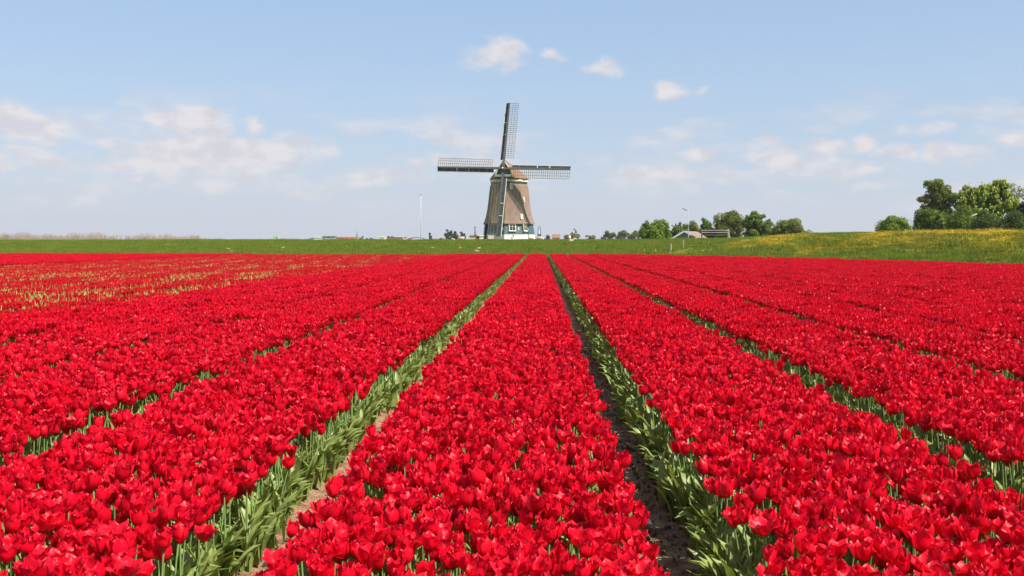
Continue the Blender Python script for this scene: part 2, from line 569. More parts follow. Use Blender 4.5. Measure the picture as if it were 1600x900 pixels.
def leaf_arrays(nv, length, width, lean, droop, rng, nu=2):
    """broad tulip leaf growing from the origin, leaning towards +x"""
    v = np.linspace(0, 1, nv + 1)
    th = rad(88) - lean * v - droop * v ** 2.2      # angle above the ground along the leaf
    ds = length / nv
    x = np.concatenate([[0], np.cumsum(np.cos((th[1:] + th[:-1]) / 2) * ds)])
    z = np.concatenate([[0], np.cumsum(np.sin((th[1:] + th[:-1]) / 2) * ds)])
    w = lerp_table(v, [0, .2, .5, .8, 1], [.45, .85, 1, .6, .02]) * width / 2
    u = np.linspace(-1, 1, nu + 1)
    U, _ = np.meshgrid(u, v)
    fold = np.abs(U) * w[:, None] * .45
    nx, nz = -np.sin(th), np.cos(th)
    tw = rng.uniform(-.5, .5) * v
    X = x[:, None] + nx[:, None] * fold
    Y = U * w[:, None] + (tw * width * .8)[:, None] + .35 * width * np.sin(v * 4 + rng.rand() * 6)[:, None] * v[:, None]
    Z = z[:, None] + nz[:, None] * fold + U * w[:, None] * tw[:, None] * .8
    vs = np.stack([X, Y, Z], -1).reshape(-1, 3)
    idx = np.arange((nv + 1) * (nu + 1)).reshape(nv + 1, nu + 1)
    f = np.stack([idx[:-1, :-1], idx[:-1, 1:], idx[1:, 1:], idx[1:, :-1]], -1).reshape(-1, 4)
    return vs, f


def stem_arrays(h, bend, n=5, segs=3, r=.0042):
    vs, fs = [], []
    for i in range(segs + 1):
        t = i / segs
        c = np.array([bend * t * t, 0, h * t])
        for k in range(n):
            a = 2 * math.pi * k / n
            vs.append(c + np.array([math.cos(a), math.sin(a), 0]) * r * (1.15 - .2 * t))
    for i in range(segs):
        for k in range(n):
            a, b = i * n + k, i * n + (k + 1) % n
            fs.append((a, b, b + n, a + n))
    return np.array(vs), np.array(fs)


def rz(vs, a):
    c, s = math.cos(a), math.sin(a)
    return vs @ np.array([[c, s, 0], [-s, c, 0], [0, 0, 1]])


def ry(vs, a):
    c, s = math.cos(a), math.sin(a)
    return vs @ np.array([[c, 0, -s], [0, 1, 0], [s, 0, c]])


class Acc:
    def __init__(s):
        s.v, s.f, s.m, s.n = [], [], [], 0

    def add(s, vs, f, mi):
        s.v.append(vs); s.f.append(f + s.n); s.m.append(np.full(len(f), mi)); s.n += len(vs)

    def mesh(s, name, mats, smooth=True):
        return new_mesh(name, np.concatenate(s.v), np.concatenate(s.f), mats, smooth, np.concatenate(s.m))


# shape families: how far open, petal length, petal width, belly radius
KINDS = [(.000, .080, .054, .028), (.008, .082, .057, .030), (.014, .084, .059, .031), (.022, .082, .060, .031), (.010, .088, .056, .029), (.032, .080, .062, .031)]


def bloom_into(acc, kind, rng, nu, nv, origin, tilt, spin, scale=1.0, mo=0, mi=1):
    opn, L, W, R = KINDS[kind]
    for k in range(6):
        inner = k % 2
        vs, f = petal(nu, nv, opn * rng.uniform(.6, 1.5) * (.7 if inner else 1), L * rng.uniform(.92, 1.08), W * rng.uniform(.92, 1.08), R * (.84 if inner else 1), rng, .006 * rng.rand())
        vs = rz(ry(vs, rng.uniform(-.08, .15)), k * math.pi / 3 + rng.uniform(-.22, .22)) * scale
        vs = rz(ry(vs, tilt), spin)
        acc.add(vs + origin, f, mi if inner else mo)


STEM_H = 0.385


def full_tulip(seed, nu=4, nv=5, leaves=3):
    rng = RS(seed)
    acc = Acc()
    h = STEM_H * rng.uniform(.93, 1.07)
    bend = rng.uniform(-.035, .035)
    vs, f = stem_arrays(h, bend)
    acc.add(vs, f, 2)
    bloom_into(acc, seed % len(KINDS), rng, nu, nv, np.array([bend, 0, h - .002]), rng.uniform(-.22, .22) + bend * 4, rng.uniform(0, 6.28), rng.uniform(1.0, 1.18))
    a0 = rng.uniform(0, 6.28)
    for k in range(leaves):
        vs, f = leaf_arrays(4, rng.uniform(.20, .30), rng.uniform(.04, .062), rng.uniform(.25, .7), rng.uniform(.1, .9), rng)
        acc.add(rz(vs, a0 + k * 2.2 + rng.uniform(-.3, .3)) + np.array([0, 0, .02 * k]), f, 3)
    return acc.mesh('tulip variant %02d' % seed, [M['petal'], M['petal_in'], M['stem'], M['leaf']])


def patch(seed, deep=False, size=0.5, n=7, fill=1.0):
    rng = RS(1000 + seed)
    acc = Acc()
    for i in range(n):
        for j in range(n):
            if rng.rand() > fill: continue
            x = (i + rng.rand()) / n * size - size / 2
            y = (j + rng.rand()) / n * size - size / 2
            h = STEM_H * rng.uniform(.82, 1.1)
            if deep: h *= .86
            bloom_into(acc, rng.randint(0, 2) if deep else rng.randint(len(KINDS)), rng, 2, 2, np.array([x, y, h]), rng.uniform(-.3, .3), rng.uniform(0, 6.28), rng.uniform(.92, 1.14), 0, 1)
            for k in range(1 if not deep else 2):
                vs, f = leaf_arrays(2, rng.uniform(.22, .33 if deep else .24), .05, rng.uniform(.2, .6), rng.uniform(.1, .8), rng, 1)
                acc.add(rz(vs, rng.uniform(0, 6.28)) + np.array([x, y, 0]), f, 3)
    if deep:
        for k in range(7 if fill > .5 else 26):
            vs, f = leaf_arrays(2, rng.uniform(.36, .47), .05, rng.uniform(.02, .25), rng.uniform(.0, .35), rng, 1)
            acc.add(rz(vs, rng.uniform(0, 6.28)) + np.array([rng.uniform(-.25, .25), rng.uniform(-.25, .25), 0]), f, 3)
    pm = [M['petal_dark'], M['petal_dark'], M['stem'], M['leaf_pale']] if deep else [M['petal'], M['petal_in'], M['stem'], M['leaf']]
    return acc.mesh('patch variant %02d' % seed, pm)


def fringe(seed, n=8, segs=5, reach=1.0, pale=False):
    """leaves of the outermost plants, leaning out over the path (+x)"""
    rng = RS(2000 + seed)
    acc = Acc()
    for k in range(n):
        vs, f = leaf_arrays(segs, rng.uniform(.20, .32), rng.uniform(.046, .076), (rng.uniform(.05, .4) if k % 2 else rng.uniform(.5, 1.15)) * reach, rng.uniform(.0, 1.3) * reach, rng)
        acc.add(rz(vs, rng.uniform(-.95, .95)) + np.array([rng.uniform(-.11, .03), rng.uniform(-.10, .10), rng.uniform(-.05, .02)]), f, 0)
    return acc.mesh('fringe variant %02d' % seed, [M['leaf_pale'] if pale else M['leaf']])


def source(meshes, name):
    c = bpy.data.collections.new(name)
    for i, me in enumerate(meshes):
        o = bpy.data.objects.new('%s %02d' % (name, i), me)
        c.objects.link(o)
    return c


def scatter(name, pts, idx, rot, scl, coll, label, cat, host=None):
    me = host or bpy.data.meshes.new(name)
    pts = np.asarray(pts, np.float32)
    me.vertices.add(len(pts))
    me.vertices.foreach_set('co', pts.ravel())
    a = me.attributes.new('pick', 'INT', 'POINT'); a.data.foreach_set('value', np.asarray(idx, np.int32))
    a = me.attributes.new('turn', 'FLOAT_VECTOR', 'POINT'); a.data.foreach_set('vector', np.asarray(rot, np.float32).ravel())
    a = me.attributes.new('size', 'FLOAT_VECTOR', 'POINT'); a.data.foreach_set('vector', np.asarray(scl, np.float32).ravel())
    o = link(name, me)
    tag(o, label, cat, None, 'stuff')
    ng = bpy.data.node_groups.new(name + ' scatter', 'GeometryNodeTree')
    ng.interface.new_socket('Geometry', in_out='INPUT', socket_type='NodeSocketGeometry')
    ng.interface.new_socket('Geometry', in_out='OUTPUT', socket_type='NodeSocketGeometry')
    N = ng.nodes.new
    gi, go = N('NodeGroupInput'), N('NodeGroupOutput')
    ip = N('GeometryNodeInstanceOnPoints')
    ci = N('GeometryNodeCollectionInfo')
    ci.inputs['Collection'].default_value = coll
    ci.inputs['Separate Children'].default_value = True
    ci.inputs['Reset Children'].default_value = True
    na = {}
    for nm, ty in (('pick', 'INT'), ('turn', 'FLOAT_VECTOR'), ('size', 'FLOAT_VECTOR')):
        n = N('GeometryNodeInputNamedAttribute'); n.data_type = ty; n.inputs['Name'].default_value = nm
        na[nm] = n.outputs[0]
    er = N('FunctionNodeEulerToRotation')
    L = ng.links.new
    L(gi.outputs[0], ip.inputs['Points'])
    L(ci.outputs[0], ip.inputs['Instance'])
    ip.inputs['Pick Instance'].default_value = True
    L(na['pick'], ip.inputs['Instance Index'])
    L(na['turn'], er.inputs[0]); L(er.outputs[0], ip.inputs['Rotation'])
    L(na['size'], ip.inputs['Scale'])
    L(ip.outputs[0], go.inputs[0])
    md = o.modifiers.new('scatter', 'NODES')
    md.node_group = ng
    return o


def gw(g):
    return .225 if abs(g) < 1.5 else .145 if g < 0 else .205


def in_view(x, y, m=2.0):
    return (x > -(0.56 * y + m)) & (x < 0.50 * y + m)


def smooth_noise(x, y, seed=0):
    s = seed * 1.3
    return (np.sin(x * 2.1 + s + .7 * np.sin(y * .9 + s)) + np.sin(y * 1.7 - s * 2 + .8 * np.sin(x * 1.3)) + np.sin((x + y) * 1.1 + s * 3) + .7 * np.sin((x * 3.7 - y * 2.9) + s)) / 3.7


NEAR_Y = 13.0
N_FULL = 18


def build_tulips():
    rng = RS(5)
    full = [full_tulip(i) for i in range(N_FULL)]
    pat = [patch(i) for i in range(10)]
    frn = [fringe(i) for i in range(8)]
    frs = [fringe(20 + i, 5, 3, .5) for i in range(4)]
    coll = source(full + pat + frn + frs, 'tulip source')
    i_pat, i_frn, i_frs = N_FULL, N_FULL + 10, N_FULL + 18
    pts, idx, rot, scl = [], [], [], []
    near = []
    beds = list(zip(GAPS[:-1], GAPS[1:]))
    for (g0, g1) in beds:
        x0, x1 = g0 + gw(g0), g1 - gw(g1)
        # single plants close by
        if x1 > -0.56 * NEAR_Y - 2 and x0 < .5 * NEAR_Y + 2:
            nx = max(1, int(round((x1 - x0) / .081)))
            ny = int((NEAR_Y - 1.2) / .081)
            gx, gy = np.meshgrid(np.arange(nx), np.arange(ny))
            x = x0 + (gx + .5 + rng.uniform(-.48, .48, gx.shape)) / nx * (x1 - x0)
            y = 1.2 + (gy + .5 + rng.uniform(-.48, .48, gx.shape)) * .081
            x, y = x.ravel(), y.ravel()
            # ragged bed edges
            e = .06 * smooth_noise(np.full_like(y, g0 * 3), y * 2.3, 1)
            e2 = .06 * smooth_noise(np.full_like(y, g1 * 3), y * 2.3, 2)
            k = in_view(x, y, 1.2) & (x > x0 + e) & (x < x1 - e2) & (rng.rand(len(x)) > .05)
            x, y = x[k], y[k]
            z = -.03 + .03 * smooth_noise(x, y, 3) + rng.uniform(-.035, .03, len(x))
            for a, b, c in zip(x, y, z):
                near.append((a, b, c, g0))
        # patches further off
        nx = 4
        pw = (x1 - x0) / nx
        ny = int((112 - NEAR_Y) / .5)
        gx, gy = np.meshgrid(np.arange(nx), np.arange(ny))
        x = (x0 + (gx + .5) * pw).ravel()
        y = (NEAR_Y + .25 + gy * .5).ravel()
        t, _ = field_dist(np.stack([x, y], 1))
        k = (t < -.35) & in_view(x, y, 3)
        if g1 <= XD1 and g0 >= XD0: k &= False
        # last beds before the deep red strip get a little thin
        x, y = x[k], y[k]
        n = len(x)
        pts.append(np.stack([x, y, .03 * smooth_noise(x, y, 3) - .03 + rng.uniform(-.02, .02, n)], 1))
        idx.append(i_pat + rng.randint(0, 10, n))
        q = rng.randint(0, 2, n)
        rot.append(np.stack([rng.uniform(-.02, .02, n), rng.uniform(-.02, .02, n), q * math.pi], 1))
        sx = pw / .5
        scl.append(np.stack([np.full(n, sx), np.ones(n), rng.uniform(.95, 1.06, n)], 1))
    # leaves along both sides of every path
    for g in GAPS:
        for side in (-1, 1):
            # dense close by, sparser further off
            y = np.concatenate([np.arange(2.0, 16, .075), np.arange(16, 112, .15)])
            y = y + rng.uniform(-.05, .05, len(y))
            x = g + side * (gw(g) + (.0 if g > 0 else .075 if abs(g) < 1.5 else .02)) + rng.uniform(-.03, .03, len(y)) + .03 * smooth_noise(np.full_like(y, g * 3), y * 2.3, 1)
            t, _ = field_dist(np.stack([x, y], 1))
            k = (t < -.2) & in_view(x, y, 2)
            if XD0 < g < XD1: k &= False
            y, x = y[k], x[k]
            n = len(y)
            if not n: continue
            # the side away from the sun keeps its leaves more upright
            spread = side == -1
            if abs(g - .67) < .1: spread = side == 1
            if not spread and abs(g) < 1.5:
                kk = rng.rand(n) < .35
                x, y = x[kk] + side * .05, y[kk]; n = len(x)
            lean = (i_frn, 8) if spread else (i_frs, 4)
            pts.append(np.stack([x, y, np.full(n, -.06)], 1))
            idx.append(lean[0] + rng.randint(0, lean[1], n))
            face = math.pi if side == 1 else 0.0
            rot.append(np.stack([np.zeros(n), np.zeros(n), face + rng.normal(0, .8, n)], 1))
            s = rng.uniform(.85, 1.18, n)
            scl.append(np.stack([s, s, s], 1))
    # the 300 plants nearest to the viewer become things of their own
    arr = np.array([(a, b, c) for (a, b, c, g) in near])
    gap_of = np.array([g for (*_, g) in near])
    z_top = arr[:, 2] + STEM_H + .05
    py = HY + F * (CAMZ - z_top) / arr[:, 1]
    px = VPX + F * arr[:, 0] / arr[:, 1]
    vis = (py < 905) & (px > 5) & (px < 1595)
    order = np.argsort(np.where(vis, arr[:, 1], 1e6))
    single = np.zeros(len(arr), bool)
    single[order[:300]] = True
    rest = ~single
    n = int(rest.sum())
    pts.append(arr[rest]); idx.append(rng.randint(0, N_FULL, n))
    rot.append(np.stack([rng.uniform(-.12, .12, n), rng.uniform(-.12, .12, n), rng.uniform(0, 6.28, n)], 1))
    s = rng.uniform(.86, 1.06, n)
    scl.append(np.stack([s, s, np.maximum(s, .95) * rng.uniform(.95, 1.06, n)], 1))
    scatter('tulip_field', np.concatenate(pts), np.concatenate(idx), np.concatenate(rot), np.concatenate(scl), coll,
            'dense beds of red tulips running away to the grass dike', 'tulips')
    build_single_tulips(arr[single], gap_of[single])


BEDS = {'left': 'bed left of left path', 'middle': 'middle bed between both paths', 'right': 'bed right of right path'}


def tulip_label(x, g, kind):
    """which front tulip: its bed, the side of the bed it stands on, how far it is open"""
    bed = 'middle' if abs(g + 1.30) < .1 else 'right' if g > 0 else 'left'
    w = .67 + 1.30 if bed == 'middle' else 1.83
    f = (x - g) / w
    side = 'left edge' if f < .24 else 'right edge' if f > .76 else 'centre'
    look = 'slim cupped' if kind in (0, 1) else 'widely opened' if kind in (3, 5) else 'half opened'
    return '%s red tulip at front %s of %s' % (look, side, BEDS[bed]), '%s tulips at front %s of %s' % (look, side, BEDS[bed])


def build_single_tulips(pos, gaps):
    rng = RS(77)
    petals_o, petals_i = [], []
    for k, (opn, L, W, R) in enumerate(KINDS):
        for j in range(2):
            vs, f = petal(4, 6, opn * (1.0 + .45 * j), L, W, R, rng, .004 * j)
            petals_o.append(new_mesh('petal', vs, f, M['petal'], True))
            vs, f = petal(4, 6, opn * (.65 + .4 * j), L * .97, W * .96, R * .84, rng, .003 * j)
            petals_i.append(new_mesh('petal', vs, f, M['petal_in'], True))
    leaves = []
    for k in range(8):
        vs, f = leaf_arrays(6, rng.uniform(.22, .31), rng.uniform(.045, .065), rng.uniform(.25, .7), rng.uniform(.1, .9), rng, 2)
        leaves.append(new_mesh('leaf', vs, f, M['leaf'], True))
    stems = []
    for k in range(5):
        h, b = STEM_H * rng.uniform(.94, 1.06), rng.uniform(-.04, .04)
        vs, f = stem_arrays(h, b, 6, 4)
        stems.append((new_mesh('stem', vs, f, M['stem'], True), h, b))
    for (x, y, z), g in zip(pos, gaps):
        kind = rng.randint(len(KINDS))
        lab = tulip_label(x, g, kind)
        t = thing('tulip', lab[0], 'tulip', (x, y, z), rng.uniform(0, 6.28), lab[1])
        s = rng.uniform(.96, 1.06)
        t.scale = (s, s, s)
        sm, h, b = stems[rng.randint(5)]
        link('stem', sm, t)
        sc = rng.uniform(.88, 1.06)
        B = Matrix.Translation((b, 0, h - .003)) @ Matrix.Rotation(rng.uniform(0, 6.28), 4, 'Z') @ Matrix.Rotation(rng.uniform(-.28, .28), 4, 'Y') @ Matrix.Scale(sc, 4)
        for k in range(6):
            me = (petals_i if k % 2 else petals_o)[kind * 2 + rng.randint(2)]
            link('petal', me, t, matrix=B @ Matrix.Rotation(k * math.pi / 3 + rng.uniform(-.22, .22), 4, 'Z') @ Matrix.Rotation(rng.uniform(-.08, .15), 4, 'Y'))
        a0 = rng.uniform(0, 6.28)
        for k in range(2):
            link('leaf', leaves[rng.randint(8)], t, matrix=Matrix.Translation((0, 0, .02 * k)) @ Matrix.Rotation(a0 + 2.6 * k, 4, 'Z'))


build_tulips()


def build_deep_red():
    rng = RS(15)
    pat = [patch(50 + i, True, fill=.72) for i in range(8)] + [patch(60 + i, True, fill=.13) for i in range(4)]
    coll = source(pat, 'deep source')
    P_, I_, R_, S_ = [], [], [], []
    for g0, g1 in zip(GAPS[:-1], GAPS[1:]):
        if not (g1 <= XD1 and g0 >= XD0): continue
        x0, x1 = g0 + .10, g1 - .10
        nx = 4
        pw = (x1 - x0) / nx
        y = np.arange(NEAR_Y, 112, .5)
        gx, gy = np.meshgrid(np.arange(nx), y)
        x = (x0 + (gx + .5) * pw).ravel(); y = gy.ravel()
        t, _ = field_dist(np.stack([x, y], 1))
        k = (t < -.35) & in_view(x, y, 3)
        x, y = x[k], y[k]
        n = len(x)
        # long bare streaks along the rows, where only leaves stand
        far = np.clip((y - 40) / 40, 0, 1)
        streak = smooth_noise(x * 2.2, y * .28, 4) + .55 * smooth_noise(x * 5, y * 1.3, 6) > (.06 + .45 * far)
        P_.append(np.stack([x, y, np.full(n, -.05)], 1))
        I_.append(np.where(streak, 8 + rng.randint(0, 4, n), rng.randint(0, 8, n)))
        R_.append(np.stack([np.zeros(n), np.zeros(n), rng.randint(0, 2, n) * math.pi], 1))
        s = rng.uniform(.93, 1.08, n)
        S_.append(np.stack([np.full(n, pw / .5), np.ones(n), s], 1))
    scatter('deep_red_tulips', np.concatenate(P_), np.concatenate(I_), np.concatenate(R_), np.concatenate(S_), coll,
            'deep red tulips with pale green gaps in the beds at left', 'tulips')


build_deep_red()


def build_paths():
    """cloddy earth of the furrows close to the viewer"""
    rng = RS(3)
    for gi, g in enumerate(GAPS):
        if not (-7 < g < 6.5): continue
        y = np.concatenate([np.arange(2.0, 9, .022), np.arange(9, 20, .05), np.arange(20, 60, .4)])
        x = np.linspace(-.42, .42, 34)
        X, Y = np.meshgrid(x, y)
        z = -.105 + .06 * (np.abs(X) / .42) ** 2
        for k in range(9):
            fx, fy, ph = rng.uniform(8, 60), rng.uniform(8, 60), rng.uniform(0, 6.28)
            z = z + np.sin(X * fx * rng.choice([-1, 1]) + Y * fy + ph + 1.5 * np.sin(Y * fx * .3)) * .09 / max(fx, fy)
        z = z + rng.uniform(-.004, .004, z.shape)
        vs = np.stack([X + g, Y, np.maximum(z, -.118)], -1).reshape(-1, 3)
        a, b = X.shape
        id_ = np.arange(a * b).reshape(a, b)
        f = np.stack([id_[:-1, :-1], id_[:-1, 1:], id_[1:, 1:], id_[1:, :-1]], -1).reshape(-1, 4)
        o = link('soil_path', new_mesh('soil_path', vs, f, M['soil'], True))
        tag(o, None, None, None, 'structure')
    # loose clods
    vs0 = np.array([(1, 0, 0), (-1, 0, 0), (0, 1, 0), (0, -1, 0), (0, 0, 1), (0, 0, -1), (.7, .6, .5), (-.6, .7, .4), (-.6, -.6, .5), (.6, -.7, .4)], float)
    import bmesh
    meshes = []
    for k in range(4):
        bm = bmesh.new()
        for v in vs0 * rng.uniform(.7, 1.2, vs0.shape): bm.verts.new(v)
        bmesh.ops.convex_hull(bm, input=bm.verts)
        me = bpy.data.meshes.new('clod variant'); bm.to_mesh(me); bm.free(); me.materials.append(M['soil'])
        meshes.append(me)
    coll = source(meshes, 'clod source')
    P_ = []
    for g in (-3.12, -1.30, .67, 2.5):
        n = 2600
        y = 2.5 + 15 * rng.rand(n) ** 1.4
        P_.append(np.stack([g + rng.uniform(-.24, .24, n), y, rng.uniform(-.105, -.08, n)], 1))
    P_ = np.concatenate(P_); n = len(P_)
    s = .004 + .018 * rng.rand(n) ** 3
    scatter('soil_clods', P_, rng.randint(0, 4, n), rng.uniform(0, 6.28, (n, 3)), np.stack([s, s * 1.2, s * .8], 1), coll, 'loose crumbs of brown earth on the paths', 'soil')


build_paths()

# fallen pale flower on the dark earth of the right path
_fy = 6.05
_fx = (1017 - VPX) / F * _fy
t = thing('fallen_flower', 'pale cream flower lying on the dark earth of the right path', 'flower', (_fx, _fy, -.075))
rngp = RS(9)
for k, (a, tl, s) in enumerate([(2.6, 1.0, .75), (3.4, .75, .7), (2.0, .5, .7), (2.9, .35, .65), (5.9, 1.35, .62), (.4, 1.45, .55)]):
    vs, f = petal(4, 5, .012, .062, .046, .026, rngp)
    off = Matrix.Translation((.0 if k < 4 else .045, .0 if k < 4 else -.012 * (k - 4), .006))
    link('petal', new_mesh('petal', vs, f, M['bulb'], True), t, matrix=off @ Matrix.Rotation(a, 4, 'Z') @ Matrix.Rotation(tl, 4, 'Y') @ Matrix.Scale(s, 4))
vs, f = stem_arrays(.09, .01)
link('stem', new_mesh('stem', vs, f, M['stem'], True), t, matrix=Matrix.Translation((.02, 0, .006)) @ Matrix.Rotation(1.5, 4, 'X') @ Matrix.Rotation(.6, 4, 'Y'))


# ------------------------------------------------------------------ grass and yellow flowers on the dike
def build_grass():
    rng = RS(21)
    tufts = []
    for k in range(5):
        n = 150
        px, py = rng.uniform(-.55, .55, (2, n))
        h = rng.uniform(.08, .20, n)
        a = rng.uniform(0, 6.28, n)
        w = rng.uniform(.006, .014, n)
        ln = rng.uniform(.02, .14, n)
        la = rng.uniform(0, 6.28, n)
        b0 = np.stack([px - np.cos(a) * w, py - np.sin(a) * w, np.full(n, -.03)], 1)
        b1 = np.stack([px + np.cos(a) * w, py + np.sin(a) * w, np.full(n, -.03)], 1)
        tp = np.stack([px + np.cos(la) * ln, py + np.sin(la) * ln, h], 1)
        tufts.append(new_mesh('tuft variant', np.stack([b0, b1, tp], 1).reshape(-1, 3), np.arange(3 * n).reshape(n, 3), M['blade']))
    flowers = []
    for k in range(4):
        n = 90
        r = np.abs(rng.normal(0, .65, n)); a = rng.uniform(0, 6.28, n)
        c = np.stack([r * np.cos(a), r * np.sin(a), rng.uniform(.14, .30, n)], 1)
        s = rng.uniform(.010, .019, n)
        vs = []
        for i in range(n):
            ax = Vector((rng.uniform(-.5, .5), rng.uniform(-.9, .1), 1)).normalized()
            u = ax.orthogonal().normalized(); v = ax.cross(u)
            for (p, q) in ((1, 0), (.31, .95), (-.81, .59), (-.81, -.59), (.31, -.95)):
                vs.append(Vector(c[i]) + (u * p + v * q) * s[i])
        flowers.append(new_mesh('flower variant', np.array(vs), np.arange(5 * n).reshape(n, 5), M['yellow']))
    coll = source(tufts, 'tuft source')
    # candidate points on the near face and the crest
    n = 110000
    x = rng.uniform(-75, 45, n); y = rng.uniform(20, 135, n)
    t, ex = field_dist(np.stack([x, y], 1))
    k = (t > -.3) & (t < 30) & in_view(x, y, 6) & ((ex < 8) | (t < 16))
    x, y, t, ex = x[k], y[k], t[k], ex[k]
    z = dike_z(t, ex, x, y)
    m = len(x)
    s = rng.uniform(.6, 1.5, m) * (1 + .3 * smooth_noise(x * .5, y * .5, 2))
    s = s * np.where((t > 18) & (rng.rand(m) < .03), rng.uniform(1.2, 1.6, m), 1.0)
    scatter('dike_grass', np.stack([x, y, z], 1), rng.randint(0, 5, m), np.stack([np.zeros(m), np.zeros(m), rng.uniform(0, 6.28, m)], 1), np.stack([s * 1.1, s * 1.1, s], 1), coll,
            'short green grass covering the dike behind the tulips', 'grass')
    # yellow flowers: upper half of the right-hand dike, in drifts
    n = 26000
    x = rng.uniform(4, 45, n); y = rng.uniform(20, 110, n)
    t, ex = field_dist(np.stack([x, y], 1))
    drift = smooth_noise(x * .33, y * .22, 5) + .8 * smooth_noise(x * 1.1, y * .9, 8)
    wgt = np.clip((ex - 9.3) / 7, 0, 1)
    hgt = np.exp(-((t - 7.5) / 3.4) ** 2)
    k = (ex > 9.6) & (t > .8) & (t < 12.5) & in_view(x, y, 4) & (drift * .8 + hgt * 1.2 + wgt * .5 - 1.15 + rng.uniform(-.5, .5, n) > .18)
    x, y, t, ex = x[k], y[k], t[k], ex[k]
    z = dike_z(t, ex, x, y)
    m = len(x)
    s = rng.uniform(.6, 1.25, m)
    c2 = source(flowers, 'yellow source')
    scatter('yellow_wildflowers', np.stack([x, y, z], 1), rng.randint(0, 4, m), np.stack([np.zeros(m), np.zeros(m), rng.uniform(0, 6.28, m)], 1), np.stack([s, s, s], 1), c2,
            'drifts of small yellow flowers over the right hand dike', 'flowers')
    # dry reeds along the crest at left
    V, Fc = [], []
    for i in range(3800):
        px = rng.uniform(-60, 312)
        if 182 < px < 196 and rng.rand() < .8: continue
        d = rng.uniform(123, 131)
        X = (px - VPX) / F * d
        zb = 1.2
        hmax = (.66 + .10 * math.sin(px * .06) + .10 * math.sin(px * .17 + 1)) * (1 if px < 190 else .85)
        h = 1.80 - zb + max(.15, hmax) * rng.uniform(.1, 1.0) ** .8 * 1.35
        lx, ly = rng.uniform(-.12, .2), rng.uniform(-.1, .1)
        w = .015
        b = len(V)
        V += [(X - w, d, zb), (X + w, d, zb), (X + lx + w * .6, d + ly, zb + h * .85), (X + lx - w * .6, d + ly, zb + h * .85)]
        Fc.append((b, b + 1, b + 2, b + 3))
        if rng.rand() < .5:
            V += [(X + lx - .022, d + ly, zb + h * .85), (X + lx + .028, d + ly, zb + h * .9), (X + lx * 1.3 + .02, d + ly, zb + h * 1.06)]
            Fc.append((b + 4, b + 5, b + 6))
    o = link('reed_bed', new_mesh('reed_bed', V, Fc, M['reed']))
    tag(o, 'dry tan reeds standing along the dike crest at left', 'reeds', None, 'stuff')


build_grass()


